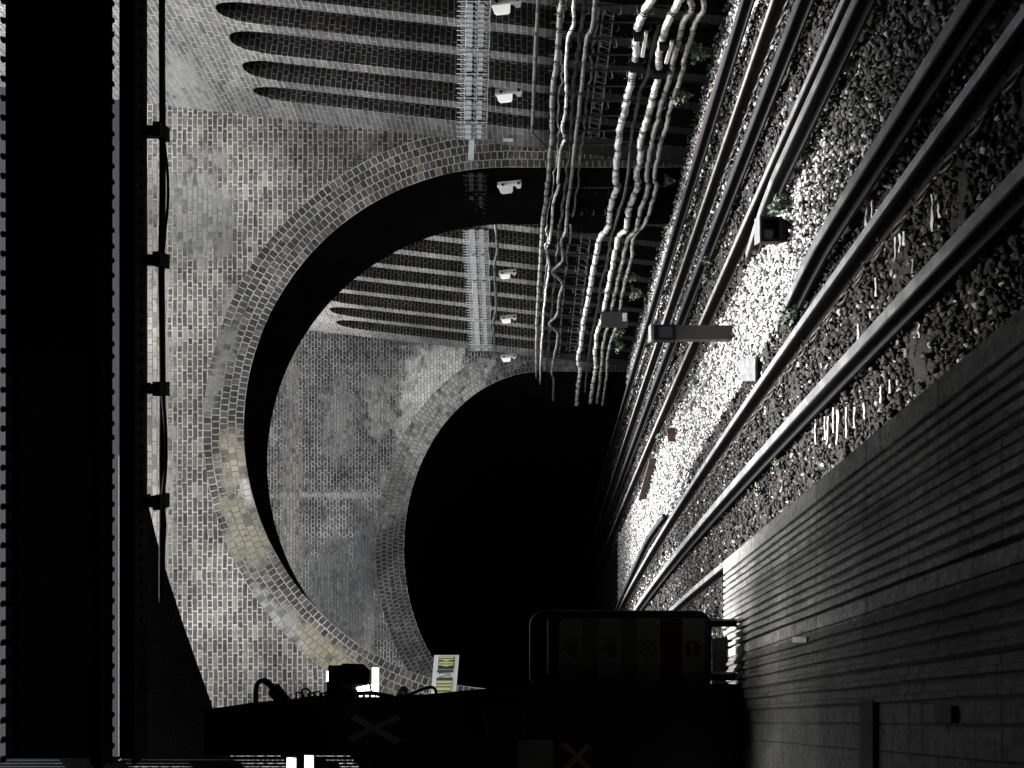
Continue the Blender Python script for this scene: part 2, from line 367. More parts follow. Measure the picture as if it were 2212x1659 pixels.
def ribbed_wall(label, Y0, Y1, piers, top, zspring, zhead):
    root = empty('retaining_wall', wall_pt((Y0+Y1)/2, 0), label, 'wall', 'ribbed brick retaining walls')
    up = MB(); rec = MB(); D = .32
    edges = list(piers)
    gaps = [(edges[i][1], edges[i+1][0]) for i in range(len(edges)-1)]
    u = lambda Y: Y*1.09
    nz = 14
    for a, b in edges:
        pm = MB()
        for i in range(nz):
            z0, z1 = -.26+(zspring+.26)*i/nz, -.26+(zspring+.26)*(i+1)/nz
            pm.quad(wall_pt(a, z0), wall_pt(b, z0), wall_pt(b, z1), wall_pt(a, z1), ((u(a), z0), (u(b), z0), (u(b), z1), (u(a), z1)))
            for s, q in ((a, 0), (b, 1)):
                A, B, C, E = wall_pt(s, z0), wall_pt(s, z1), wall_pt(s, z1, D), wall_pt(s, z0, D)
                uv = ((u(s), z0), (u(s), z1), (u(s)+D, z1), (u(s)+D, z0))
                if q: rec.quad(A, E, C, B, (uv[0], uv[3], uv[2], uv[1]))
                else: rec.quad(A, B, C, E, uv)
        pm.build('pier', PIERM, root)
        up.quad(wall_pt(a, zspring), wall_pt(b, zspring), wall_pt(b, top), wall_pt(a, top), ((u(a), zspring), (u(b), zspring), (u(b), top), (u(a), top)))
    for a, b in gaps:
        m, h = (a+b)/2, (b-a)/2; n = 12
        rec.quad(wall_pt(a, -.26, D), wall_pt(b, -.26, D), wall_pt(b, zspring, D), wall_pt(a, zspring, D),
                 ((u(a), -.26), (u(b), -.26), (u(b), zspring), (u(a), zspring)))
        rec.quad(wall_pt(a, zspring, D), wall_pt(b, zspring, D), wall_pt(b, zhead+.1, D), wall_pt(a, zhead+.1, D),
                 ((u(a), zspring), (u(b), zspring), (u(b), zhead+.1), (u(a), zhead+.1)))
        def hz(q): return zspring + (zhead-zspring)*max(0, 1-abs(q)**2.6)**.5
        for i in range(n):
            q0, q1 = -math.cos(math.pi*i/n), -math.cos(math.pi*(i+1)/n)
            Ya, Yb, za, zb = m+h*q0, m+h*q1, hz(q0), hz(q1)
            up.quad(wall_pt(Ya, za), wall_pt(Yb, zb), wall_pt(Yb, top), wall_pt(Ya, top), ((u(Ya), za), (u(Yb), zb), (u(Yb), top), (u(Ya), top)))
            rec.quad(wall_pt(Ya, za), wall_pt(Ya, za, D), wall_pt(Yb, zb, D), wall_pt(Yb, zb), ((u(Ya), za), (u(Ya)+D, za), (u(Yb)+D, zb), (u(Yb), zb)))
    # back and top of the wall
    up.quad(wall_pt(Y0, top), wall_pt(Y1, top), wall_pt(Y1, top, .9), wall_pt(Y0, top, .9))
    up.quad(wall_pt(Y1, -.26, .9), wall_pt(Y0, -.26, .9), wall_pt(Y0, top, .9), wall_pt(Y1, top, .9))
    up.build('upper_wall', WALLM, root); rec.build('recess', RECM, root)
    return root
def piers(cs, wd): return [(c-wd/2, c+wd/2) for c in cs]
p1 = piers([5.05, 5.53, 6.01, 6.49, 6.97, 7.45, 7.93, 8.41, 8.89, 9.37, 9.85, 10.33, 10.78, 11.28, 11.77], .13) + [(12.10, 12.50)]
ribbed_wall('tall battered brick wall with arched recesses before the nearer archway', 4.95, 12.5, p1, 13.0, 6.2, 6.76)
p2 = [(13.6, 14.15)] + piers([14.68, 15.3, 15.92, 16.52, 17.15, 17.78, 18.45, 19.08], .17) + [(19.62, 20.0)]
ribbed_wall('battered ribbed brick wall in the bay behind the nearer archway', 13.6, 20.0, p2, 10.0, 6.6, 7.4)

# ------------------------------------------------------------------ arched cross walls
def column_wall(mb, Y, x0, x1, ztop, cx, cz, a, b, flip=False, n=72, slope_right=True, z0=-.26):
    "flat wall with an arched opening (semi-axes a, b), X from x0 to x1"
    xs = [x0 + (cx-a-x0)*i/6 for i in range(6)] + [cx - a*math.cos(math.pi*i/n) for i in range(n+1)] + [cx+a+(x1-cx-a)*(i+1)/3 for i in range(3)]
    def zb(x):
        d = (x-cx)/a
        return cz + b*math.sqrt(max(0, 1-d*d)) if abs(d) < 1 else z0
    for i in range(len(xs)-1):
        xa, xb = xs[i], xs[i+1]
        inside = xa >= cx-a-1e-6 and xb <= cx+a+1e-6
        za = (cz + b*math.sqrt(max(0, 1-((xa-cx)/a)**2))) if inside else z0
        zc = (cz + b*math.sqrt(max(0, 1-((xb-cx)/a)**2))) if inside else z0
        q = [(xa, Y, za), (xb, Y, zc), (xb, Y, ztop), (xa, Y, ztop)]
        uv = [(xa, za), (xb, zc), (xb, ztop), (xa, ztop)]
        if flip: q.reverse(); uv.reverse()
        mb.quad(*q, tuple(uv))
def arch_ring(mb, Y, cx, cz, a, b, wd, proud=.0, n=96, z0=-.26):
    pts = []
    for i in range(n+1):
        t = math.pi*i/n
        pts.append((cx - a*math.cos(t), cz + b*math.sin(t), cx - (a+wd)*math.cos(t), cz + (b+wd)*math.sin(t)))
    s = 0.0; L = [0]
    for i in range(n): L.append(L[-1] + math.hypot(pts[i+1][0]-pts[i][0], pts[i+1][1]-pts[i][1]))
    for i in range(n):
        A, B = pts[i], pts[i+1]; ua, ub = L[i]-L[-1]/2, L[i+1]-L[-1]/2
        mb.quad((A[0], Y, A[1]), (B[0], Y, B[1]), (B[2], Y, B[3]), (A[2], Y, A[3]), ((ua, 0), (ub, 0), (ub, wd), (ua, wd)))
    for sg in (-1, 1):
        xi, xo = cx+sg*a, cx+sg*(a+wd)
        q = [(min(xi, xo), Y, z0), (max(xi, xo), Y, z0), (max(xi, xo), Y, cz), (min(xi, xo), Y, cz)]
        mb.quad(*q, tuple((p[2], abs(p[0]-xi)) for p in q))
def soffit(mb, Y0, Y1, c0, c1, cz, a, b, n=64, z0=-.26, a1=None, b1=None):
    a1 = a1 or a; b1 = b1 or b
    pr = [(-1, None)] + [(-math.cos(math.pi*i/n), math.sin(math.pi*i/n)) for i in range(n+1)] + [(1, None)]
    for i in range(len(pr)-1):
        def pt(q, Y, c, aa, bb): return (c+aa*q[0], Y, z0 if q[1] is None else cz+bb*q[1])
        p, q = pr[i], pr[i+1]
        mb.quad(pt(p, Y0, c0, a, b), pt(p, Y1, c1, a1, b1), pt(q, Y1, c1, a1, b1), pt(q, Y0, c0, a, b), ((i*.1, 0), (i*.1, 1), (i*.1+.1, 1), (i*.1+.1, 0)))

Y1F, Y1B, Y2F = 12.5, 13.6, 20.0
A1X, A1Z, A1R, RW1 = -.733, 2.80, 4.32, .67
A1XB = -1.44
def xr1(z): return wall_base(Y1F)+BAT*z
root = empty('brick_archway', (A1X, Y1F, -.26), 'wide brick archway with a pale ringed arch across both tracks', 'archway')
m = MB(); column_wall(m, Y1F, -9.5, 5.3, 8.95, A1X, A1Z, A1R+RW1, A1R+RW1); 
column_wall(m, Y1B, -9.5, 5.3, 11.5, A1XB, A1Z, A1R, A1R, flip=True)
m.build('wall', FAC1, root)
m = MB(); arch_ring(m, Y1F, A1X, A1Z, A1R, A1R, RW1); m.build('arch_ring', RING1, root)
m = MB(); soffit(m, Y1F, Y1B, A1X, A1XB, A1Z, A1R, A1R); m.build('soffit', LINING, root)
m = MB(); m.box(-9.5, 5.4, Y1F-.004, Y1B-.01, 8.95, 15.0); m.build('parapet', RENDERM, root)  # top raised out of view to block sky from the near platform

A2X, A2Z, A2A, A2B, RW2 = -4.39, 2.09, 4.72, 3.68, .75
root = empty('tunnel_portal', (A2X, Y2F, -.26), 'dark tunnel mouth in a sooty lime-streaked brick wall beyond the archway', 'tunnel portal')
m = MB(); column_wall(m, Y2F, -13, 1.8, 10.0, A2X, A2Z, A2A+RW2, A2B+RW2); m.quad((-13, Y2F, 10), (1.8, Y2F, 10), (1.8, Y2F+1, 10), (-13, Y2F+1, 10)); m.build('wall', FAC2, root)
m = MB(); arch_ring(m, Y2F, A2X, A2Z, A2A, A2B, RW2); m.build('arch_ring', RING2, root)
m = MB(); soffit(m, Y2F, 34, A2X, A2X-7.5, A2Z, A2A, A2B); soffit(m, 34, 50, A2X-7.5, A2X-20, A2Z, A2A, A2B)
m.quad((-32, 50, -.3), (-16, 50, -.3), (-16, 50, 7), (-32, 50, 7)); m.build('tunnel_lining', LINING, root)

# left retaining walls that close the two bays
m = MB()
for (a, b, zt) in (((-9.2, -7.0), (-9.2, 12.5), 14.0),): 
    m.hull([(a[0], a[1], -.26), (b[0], b[1], -.26), (b[0], b[1], zt), (a[0], a[1], zt)], [(a[0]-.6, a[1], -.26), (b[0]-.6, b[1], -.26), (b[0]-.6, b[1], zt), (a[0]-.6, a[1], zt)])
tag(m.build('side_wall', FAC2), 'plain brick side wall of the open bay behind the dark partition', 'wall')
m = MB(); m.hull([(-9.2, 13.6, -.26), (-12.6, 20, -.26), (-12.6, 20, 10), (-9.2, 13.6, 10)], [(-10, 13.6, -.26), (-13.4, 20, -.26), (-13.4, 20, 10), (-10, 13.6, 10)])
tag(m.build('side_wall', FAC2), 'plain brick side wall of the bay between archway and tunnel', 'wall')

# ------------------------------------------------------------------ station roof, back wall: the dark covered platform
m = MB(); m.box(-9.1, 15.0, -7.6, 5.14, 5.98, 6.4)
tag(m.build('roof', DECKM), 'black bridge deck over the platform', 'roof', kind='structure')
m = MB(); m.box(.25, 15.0, 5.17, 7.6, 7.72, 8.0); m.box(.25, 15.0, 5.05, 5.17, 6.4, 8.0)  # added slab out of view, blocks sky and sun over the near tracks
tag(m.build('roof', DECKM), 'added unseen black slab that shades the near tracks', 'roof', kind='structure')
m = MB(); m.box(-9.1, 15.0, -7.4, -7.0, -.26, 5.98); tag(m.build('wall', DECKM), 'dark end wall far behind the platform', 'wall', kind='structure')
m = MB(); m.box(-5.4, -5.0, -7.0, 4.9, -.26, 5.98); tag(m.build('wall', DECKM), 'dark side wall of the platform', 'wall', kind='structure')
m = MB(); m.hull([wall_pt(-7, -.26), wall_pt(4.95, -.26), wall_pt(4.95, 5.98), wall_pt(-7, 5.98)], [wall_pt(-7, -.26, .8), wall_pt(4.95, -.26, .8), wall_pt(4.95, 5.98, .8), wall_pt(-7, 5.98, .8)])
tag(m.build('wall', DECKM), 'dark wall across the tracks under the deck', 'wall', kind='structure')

# ------------------------------------------------------------------ riveted girder and beam below it
GY = 5.2
def zpx(x, Y=GY): return CAMH - (x-HOR)/F*Y
root = empty('plate_girder', (0, GY, zpx(243)), 'deep black riveted plate girder crossing above the tracks', 'girder')
GX = -2.58
m = MB(); m.box(GX, 9.0, GY+.002, GY+.03, zpx(228), zpx(26)); m.build('web_plate', IRON, root)
m = MB(); m.box(GX, 9.0, GY-.14, GY+.001, zpx(243), zpx(228)); m.box(GX, 9.0, GY-.09, GY-.001, zpx(228)+.001, zpx(210)); m.build('bottom_flange', IRON, root)
m = MB(); m.box(GX, 9.0, GY-.001, GY+.12, zpx(26), zpx(12)); m.build('top_flange', IRON, root)
rv = MB()
def dome(mb, c, r, h, n=8):
    ring = [(c[0]+r*math.cos(2*math.pi*k/n), c[1]+r*math.sin(2*math.pi*k/n), c[2]) for k in range(n)]
    r2 = [(c[0]+.7*r*math.cos(2*math.pi*k/n), c[1]+.7*r*math.sin(2*math.pi*k/n), c[2]-.7*h) for k in range(n)]
    mb.mesh(ring+r2+[(c[0], c[1], c[2]-h)], [(k, (k+1) % n, n+(k+1) % n, n+k) for k in range(n)] + [(n+k, n+(k+1) % n, 2*n) for k in range(n)])
dome(rv, (0, 0, 0), .025, .026)
r0 = None
for i in range(48):
    x = 2.62 - i*.111 + (rnd.random()-.5)*.03
    z = zpx(243)
    loc = (x, -.02, z - zpx(243))
    if r0 is None: r0 = rv.build('rivet', IRON, root, local=True); r0.location = loc
    else: part_copy(r0, root, loc)
for i in range(46):
    x = 2.64 - i*.134
    part_copy(r0, root, (x, .0, zpx(12)-zpx(243)+.02))
root = empty('tie_beam', (0, GY, zpx(308)), 'lower black riveted beam under the plate girder, above the platform', 'beam')
m = MB(); m.box(GX, 9.0, GY+.0, GY+.1, zpx(302), zpx(262)); m.build('web_plate', IRON, root)
m = MB(); m.box(GX, 9.0, GY-.1, GY+.005, zpx(308), zpx(302)); m.build('bottom_flange', IRON, root)
m = MB(); m.box(GX, 9.0, GY, GY+.12, zpx(262), zpx(257.5)); m.build('top_flange', IRON, root)
m = MB(); m.box(GX, 9.0, GY-.006, GY-.001, zpx(269), zpx(264)); m.build('edge_strip', CABLEG, root)
q0 = None
for i in range(56):
    x = 2.63 - i*.085 + (rnd.random()-.5)*.008
    if q0 is None: q0 = rv.build('rivet', IRON, root, local=True); q0.location = (x, -.02, 0)
    else: part_copy(q0, root, (x, -.02, 0))

# conduit slung under the beam
root = empty('conduit', (0, GY+.1, zpx(308)), 'thin black pipe slung on brackets under the girder', 'pipe')
pts = [P(350, -40, GY+.1), P(350, 120, GY+.1), P(351, 285, GY+.1), P(351, 420, GY+.1), P(349, 560, GY+.1), P(350, 700, GY+.1), P(351, 840, GY+.1), P(350, 1000, GY+.1), P(351, 1083, GY+.1), P(350, 1220, GY+.1), P(350, 1300, GY+.1)]
m = MB(); m.tube(catmull(pts, 4), .022, 8); m.build('pipe', IRON, root, smooth=True)
for wp, wr in (([P(352, 290, GY+.08), P(361, 360, GY+.08), P(363, 430, GY+.08), P(357, 500, GY+.08), P(352, 560, GY+.08)], .009), ([P(351, 845, GY+.08), P(357, 920, GY+.08), P(358, 1000, GY+.08), P(351, 1080, GY+.08)], .012), ([P(352, 1088, GY+.08), P(357, 1130, GY+.08), P(354, 1190, GY+.08)], .008)):
    m = MB(); m.tube(catmull(wp, 5), wr, 6); m.build('loose_wire', IRON, root, smooth=True)
for y in (285, 562, 840, 1083):
    m = MB(); a = P(300, y, GY+.1); b = P(349, y, GY+.1)
    m.box(a.x-.035, a.x+.035, GY+.06, GY+.14, b.z, a.z); m.box(a.x-.05, a.x+.05, GY+.03, GY+.17, b.z-.024, b.z+.028)
    m.box(a.x-.028, a.x+.045, GY+.05, GY+.15, b.z+.10, a.z)
    m.build('bracket', IRON, root)

# brick haunch in silhouette
hp = [(262, 975), (296, 1020), (311, 1055), (322, 1096), (341, 1175), (372, 1275), (400, 1360), (430, 1445), (458, 1523), (500, 1640), (262, 1640)]
m = MB(); m.hull([P(x, y, 5.40) for x, y in hp], [P(x-6, y+10, 5.9) for x, y in hp])
for f_i in range(len(m.uv)):
    m.uv[f_i] = tuple((m.v[k][2]*.95+m.v[k][0]*.3, m.v[k][0]*.95-m.v[k][2]*.3) for k in m.f[f_i])
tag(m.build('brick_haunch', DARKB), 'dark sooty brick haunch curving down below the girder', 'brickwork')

# ------------------------------------------------------------------ platform
PZ = .95
prof = [(0, -.012), (.012, 0), (.085, 0)]
def groove(t, wd, dp): prof.extend([(t-wd/2, 0), (t-wd/2+.003, -dp), (t+wd/2-.003, -dp), (t+wd/2, 0)])
for t in (.105, .148, .190, .232): groove(t, .019, .022)
for t in (.275, .312, .349, .386): groove(t, .013, .013)
for t in (.430, .474, .518, .562, .606): groove(t, .021, .028)
groove(.675, .010, .014)
for t in (.715, .765, .82, .88, .945, 1.01):
    prof.extend([(t-.016, 0), (t-.009, .012), (t+.007, .013), (t+.014, -.006), (t+.019, -.006), (t+.022, 0)])
groove(1.10, .010, .01); prof.append((1.7, 0)); prof.append((4.2, 0))
m = MB(); Ys = [-2 + .1*i for i in range(74)]; Ys.append(5.4)
cache = {}
def ppt(i, j):
    if (i, j) not in cache:
        t, z = prof[i]; Y = Ys[j]; k = 1 if 2 < i < len(prof)-2 else 0
        jt = .0014*math.sin(5*Y+i//4*1.7)*k + (rnd.random()-.5)*.0028*k
        sc = 1.06
        cache[(i, j)] = (platform_edge(Y) - t*sc - jt, Y, PZ + z + (rnd.random()-.5)*.003*k)
    return cache[(i, j)]
for i in range(len(prof)-1):
    for j in range(len(Ys)-1):
        m.quad(ppt(i, j), ppt(i, j+1), ppt(i+1, j+1), ppt(i+1, j),
               ((Ys[j]*1.1, prof[i][0]), (Ys[j+1]*1.1, prof[i][0]), (Ys[j+1]*1.1, prof[i+1][0]), (Ys[j]*1.1, prof[i+1][0])))
for j in range(len(Ys)-1):      # coping nose and brick face below
    e0, e1 = platform_edge(Ys[j]), platform_edge(Ys[j+1])
    m.quad((e0, Ys[j], PZ-.09), (e1, Ys[j+1], PZ-.09), (e1, Ys[j+1], PZ-.012), (e0, Ys[j], PZ-.012))
    m.quad((e0-.12, Ys[j], -.26), (e1-.12, Ys[j+1], -.26), (e1-.12, Ys[j+1], PZ-.09), (e0-.12, Ys[j], PZ-.09))
    m.quad((e0-.12, Ys[j], PZ-.09), (e1-.12, Ys[j+1], PZ-.09), (e1, Ys[j+1], PZ-.09), (e0, Ys[j], PZ-.09))
e = platform_edge(5.4)
m.quad((e-4.4, 5.4, -.26), (e-.12, 5.4, -.26), (e-.12, 5.4, PZ-.03), (e-4.4, 5.4, PZ-.03))
m.quad((e-.12, 5.4, PZ-.09), (e, 5.4, PZ-.09), (e, 5.4, PZ-.02), (e-.12, 5.4, PZ-.02))
tag(m.build('platform', PAVING), kind='structure')
# small covers let into the paving
def cover(x0, x1, y0, y1, label, mat, h=.006, name='access_cover'):
    Yn = (CAMH-PZ)*F/(x1-HOR); Yf = (CAMH-PZ)*F/(x0-HOR)
    pts = [P(x0, y0, Yf), P(x1, y0+(y0-1570)*0, Yn), P(x1, y1, Yn), P(x0, y1, Yf)]
    a = [(p.x, p.y, PZ-.005) for p in pts]; b = [(p.x, p.y, PZ+h+.014) for p in pts]
    mm = MB(); mm.hull(a, b); tag(mm.build(name, mat), label, 'cover')
cover(2033, 2068, 1525, 1562, 'small square dark cover set in the smooth platform paving', IRON2)
cover(1868, 1896, 1512, 1700, 'long dark drain grating across the platform paving', IRON2, name='drain_grating')
cover(1722, 1752, 1376, 1388, 'thin bright metal strip inset among the platform grooves', GALV, .01, name='metal_strip')

# ------------------------------------------------------------------ rails
def sweep(mb, prof_, path, z0, close=True):
    n = len(prof_)
    vs = []
    for k, p in enumerate(path):
        a, b = path[max(k-1, 0)], path[min(k+1, len(path)-1)]
        t = Vector((b[0]-a[0], b[1]-a[1], 0)).normalized(); s = Vector((t.y, -t.x, 0))
        for (u, v) in prof_: vs.append((p[0]+s.x*u, p[1]+s.y*u, p[2]+z0+v))
    fs = [(k*n+i, k*n+(i+1) % n, (k+1)*n+(i+1) % n, (k+1)*n+i) for k in range(len(path)-1) for i in range(n)]
    fs += [tuple(range(n)), tuple(range((len(path)-1)*n, len(path)*n))[::-1]]
    mb.mesh(vs, fs)
RUN = [(-.036, -.034), (-.036, -.006), (-.026, 0), (.026, 0), (.036, -.006), (.036, -.034), (.010, -.046), (.010, -.118), (.055, -.132), (.055, -.145), (-.055, -.145), (-.055, -.132), (-.010, -.118), (-.010, -.046)]
RUNHEAD = [(-.030, .0), (-.030, .003), (.030, .003), (.030, .0)]
CON = [(-.040, -.035), (-.045, -.008), (-.036, 0), (.036, 0), (.045, -.008), (.040, -.035), (.018, -.045), (.020, -.09), (.068, -.102), (.068, -.125), (-.068, -.125), (-.068, -.102), (-.020, -.09), (-.018, -.045)]
CONHEAD = [(-.038, .0), (-.034, .004), (.034, .004), (.038, .0)]
def path_of(fn, Y0, Y1, ramp0=0, ramp1=0):
    out = []; n = max(8, int((Y1-Y0)/.4))
    for i in range(n+1):
        Y = Y0+(Y1-Y0)*i/n; dz = 0
        if ramp1 and Y > Y1-ramp1: dz = -.10*((Y-(Y1-ramp1))/ramp1)**1.3
        if ramp0 and Y < Y0+ramp0: dz = -.10*(((Y0+ramp0)-Y)/ramp0)**1.3
        out.append((fn(Y), Y, dz))
    return out
clip_mb = MB()
cp = [(.03, -.06, .0), (.03, .035, .012), (.0, .055, .03), (-.03, .03, .045), (-.035, -.02, .04), (-.01, -.045, .022), (.02, -.02, .012)]
clip_mb.tube(catmull([(a*1.35, b*1.35, c*1.3) for a, b, c in cp], 3), .0115, 6)
CLIP = None
CLIPM = mat_plain('worn_clip_steel', (.07, .07, .07), .5, .4, var=.3)
def running_rail(fn, Y0, Y1, label, clips=None, side=-1):
    global CLIP
    root = empty('running_rail', (fn((Y0+Y1)/2), (Y0+Y1)/2, -.15), label, 'rail', 'steel running rails')
    m = MB(); pa = path_of(fn, Y0, Y1); sweep(m, RUN, pa, 0); m.build('rail_body', RAILSIDE, root)
    m = MB(); sweep(m, RUNHEAD, pa, 0); m.build('rail_head', RAILTOP, root)
    if clips:
        Y = clips[0]; L = root.location
        while Y < clips[1]:
            loc = (fn(Y)+side*.115-L.x, Y-L.y, -.145-L.z)
            if CLIP is None: CLIP = clip_mb.build('rail_clip', CLIPM, root, local=True, smooth=True); CLIP.location = loc; CLIP.rotation_euler = (0, 0, .38)
            else: part_copy(CLIP, root, loc, (0, 0, .38+(rnd.random()-.5)*.4))
            Y += clips[2]
    return root
POTMB = MB()
for r, z0, z1 in ((.055, 0, .03), (.04, .03, .045), (.05, .045, .07), (.036, .07, .09)):
    n = 12; POTMB.prism([(r*math.cos(2*math.pi*k/n), r*math.sin(2*math.pi*k/n)) for k in range(n)], z0, z1)
POT0 = None
def conductor_rail(fn, Y0, Y1, label, ztop, head, ramp0=0, ramp1=0, step=2.1, ph=.6):
    global POT0
    root = empty('conductor_rail', (fn((Y0+Y1)/2), (Y0+Y1)/2, -.15), label, 'rail', 'electric conductor rails')
    m = MB(); pa = path_of(fn, Y0, Y1, ramp0, ramp1); sweep(m, CON, pa, ztop); m.build('rail_body', CONDSIDE, root)
    m = MB(); sweep(m, CONHEAD, pa, ztop); m.build('rail_head', head, root)
    Y = Y0+ph; L = root.location
    while Y < Y1:
        loc = (fn(Y)-L.x, Y-L.y, ztop-.215-L.z)
        if POT0 is None: POT0 = POTMB.build('insulator', POT, root, local=True); POT0.location = loc
        else: part_copy(POT0, root, loc)
        # clamp hook beside the pot
        Y += step
    return root
T1L, T1C, T1R, T1O = line(1.62), line(2.41), line(3.19), line(3.56)
T2I, T2L, T2C, T2R, T2O = line(4.80, .0012), line(5.15, .0012), line(5.92, .0012), line(6.69, .0012), line(7.42, .0006)
running_rail(T1L, 1.0, 34, 'running rail closest to the platform, seen only beyond the platform end')
conductor_rail(T1C, .8, 34, 'flat grey conductor rail along the middle of the near track', .045, CONDTOP)
running_rail(T1R, .8, 34, 'shiny-topped running rail of the near track with curled clips along it', (2.6, 14, .30), -1)
conductor_rail(T1O, .8, 7.25, 'pale conductor rail ending in a ramp beside the shiny running rail', .075, CONDTOP, ramp1=1.3, ph=.3, step=1.45)
conductor_rail(line(3.62, .005), 13.7, 34, 'dark conductor rail restarting on the bright ballast near the archway', .075, CONDDARK, ramp0=1.5)
conductor_rail(T2I, .8, 8.3, 'pale conductor rail ending beside the black box on the ballast', .075, CONDTOP, ramp1=1.2, ph=.2, step=1.2)
running_rail(T2L, .8, 34, 'thin brown running rail of the far track beside the post', None)
conductor_rail(T2C, .8, 34, 'dark blue-grey conductor rail along the middle of the far track', .045, CONDDARK)
running_rail(T2R, .8, 34, 'brown running rail of the far track with coiled clips inside', (5, 16, .2), -1)
conductor_rail(T2O, .8, 34, 'dark conductor rail nearest to the ribbed wall and its cables', .075, CONDDARK)
# shiny cracked joint and covers
# ------------------------------------------------------------------ sleepers
SM = MB(); SM.box(-1.27, 1.27, -.125, .125, -.13, 0)
s0 = None
for trk, fn, Yst in (('near', T1C, 2.2), ('far', T2C, 4.6)):
    Y = Yst
    while Y < 19.5:
        sl = (fn(Y+.1)-fn(Y-.1))/.2; rz = -math.atan(sl) if False else math.atan2(1, sl)-math.pi/2
        lb = 'dark oily timber sleeper across the near track below platform level' if trk == 'near' else 'dark timber sleeper across the far track beside the cable wall'
        gp = 'sleepers of the near track' if trk == 'near' else 'sleepers of the far track'
        if s0 is None: o = s0 = SM.build('sleeper', TIMBER)
        else: o = s0.copy(); COL.objects.link(o)
        o.location = (fn(Y), Y, -.158+(rnd.random()-.5)*.012); o.rotation_euler = (0, 0, rz); tag(o, lb, 'sleeper', gp)
        Y += .68

# ------------------------------------------------------------------ ballast stones
ICO_V = []; ph = (1+5**.5)/2
for a in (-1, 1):
    for b in (-ph, ph): ICO_V += [(0, a, b), (a, b, 0), (b, 0, a)]
ICO_V = np.array(ICO_V); ICO_V /= np.linalg.norm(ICO_V[0])
def ico_faces():
    d = np.linalg.norm(ICO_V[:, None]-ICO_V[None], axis=2); e = d[d > .01].min()*1.05; fs = []
    for i in range(12):
        for j in range(i+1, 12):
            for k in range(j+1, 12):
                if d[i, j] < e and d[j, k] < e and d[i, k] < e:
                    n = np.cross(ICO_V[j]-ICO_V[i], ICO_V[k]-ICO_V[i])
                    fs.append((i, j, k) if np.dot(n, ICO_V[i]) > 0 else (i, k, j))
    return np.array(fs)
ICO_F = ico_faces()
def stones(name, mat, xy, z, rad, label, seed=1):
    r = np.random.default_rng(seed); n = len(xy)
    sc = rad[:, None]*r.uniform(.5, 1.45, (n, 3)); sc[:, 2] *= .85
    v = ICO_V[None]*r.uniform(.5, 1.45, (n, 12, 1))*sc[:, None, :]
    q = r.normal(size=(n, 4)); q /= np.linalg.norm(q, axis=1)[:, None]; a, b, c, d = q.T
    R = np.stack([1-2*(c*c+d*d), 2*(b*c-a*d), 2*(b*d+a*c), 2*(b*c+a*d), 1-2*(b*b+d*d), 2*(c*d-a*b), 2*(b*d-a*c), 2*(c*d+a*b), 1-2*(b*b+c*c)], 1).reshape(n, 3, 3)
    v = np.einsum('nij,nkj->nki', R, v) + np.column_stack([xy, z])[:, None, :]
    f = (ICO_F[None] + (np.arange(n)*12)[:, None, None]).reshape(-1, 3)
    me = bpy.data.meshes.new(name); me.vertices.add(n*12); me.vertices.foreach_set('co', v.astype(np.float32).ravel())
    me.loops.add(len(f)*3); me.loops.foreach_set('vertex_index', f.astype(np.int32).ravel())
    me.polygons.add(len(f)); me.polygons.foreach_set('loop_start', np.arange(0, len(f)*3, 3, dtype=np.int32)); me.polygons.foreach_set('loop_total', np.full(len(f), 3, dtype=np.int32))
    me.update(calc_edges=True); me.materials.append(mat)
    o = bpy.data.objects.new(name, me); COL.objects.link(o); return tag(o, label, 'ballast', kind='stuff')
def scatter(fa, fb, Y0, Y1, dens, r):
    N_ = int((Y1-Y0)*9*dens); Y = r.uniform(Y0, Y1, N_); t = r.uniform(0, 1, N_)
    A = np.array([fa(y) for y in Y]); B = np.array([fb(y) for y in Y]); keep = r.uniform(0, 9, N_) < (B-A)
    return np.column_stack([A+(B-A)*t, Y])[keep]
R1 = np.random.default_rng(3)
off = lambda fn, d: (lambda Y: fn(Y)+d)
SF = (off(T1R, .5), off(T2L, -.32))
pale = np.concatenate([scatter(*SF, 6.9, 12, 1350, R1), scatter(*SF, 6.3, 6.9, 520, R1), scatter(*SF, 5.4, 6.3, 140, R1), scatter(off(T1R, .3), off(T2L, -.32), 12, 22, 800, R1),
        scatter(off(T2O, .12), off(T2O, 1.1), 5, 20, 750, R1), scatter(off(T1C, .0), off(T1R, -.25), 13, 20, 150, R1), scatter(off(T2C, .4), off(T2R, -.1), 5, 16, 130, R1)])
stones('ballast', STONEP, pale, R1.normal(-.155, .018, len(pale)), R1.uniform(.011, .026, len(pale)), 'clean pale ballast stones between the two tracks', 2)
grey = np.concatenate([scatter(*SF, 1.8, 6.4, 1150, R1), scatter(*SF, 6.4, 7.0, 450, R1), scatter(*SF, 7.0, 16, 90, R1)])  # dirty grey stones that also carry the fading near light in their colour
stones('ballast', STONEG, grey, R1.normal(-.160, .019, len(grey)), R1.uniform(.012, .027, len(grey)), 'dusty grey ballast stones, shade put into their colour, in the nearer space between the tracks', 7)
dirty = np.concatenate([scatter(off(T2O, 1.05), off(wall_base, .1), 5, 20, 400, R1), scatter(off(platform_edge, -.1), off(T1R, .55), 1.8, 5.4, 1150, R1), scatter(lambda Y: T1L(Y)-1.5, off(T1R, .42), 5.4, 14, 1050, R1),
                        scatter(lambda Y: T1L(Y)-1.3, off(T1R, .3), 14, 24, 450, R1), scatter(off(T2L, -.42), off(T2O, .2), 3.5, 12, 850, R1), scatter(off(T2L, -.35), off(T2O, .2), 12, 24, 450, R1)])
stones('ballast', STONED, dirty, R1.normal(-.166, .019, len(dirty)), R1.uniform(.011, .027, len(dirty)), 'dirty brown ballast stones between the rails', 4)

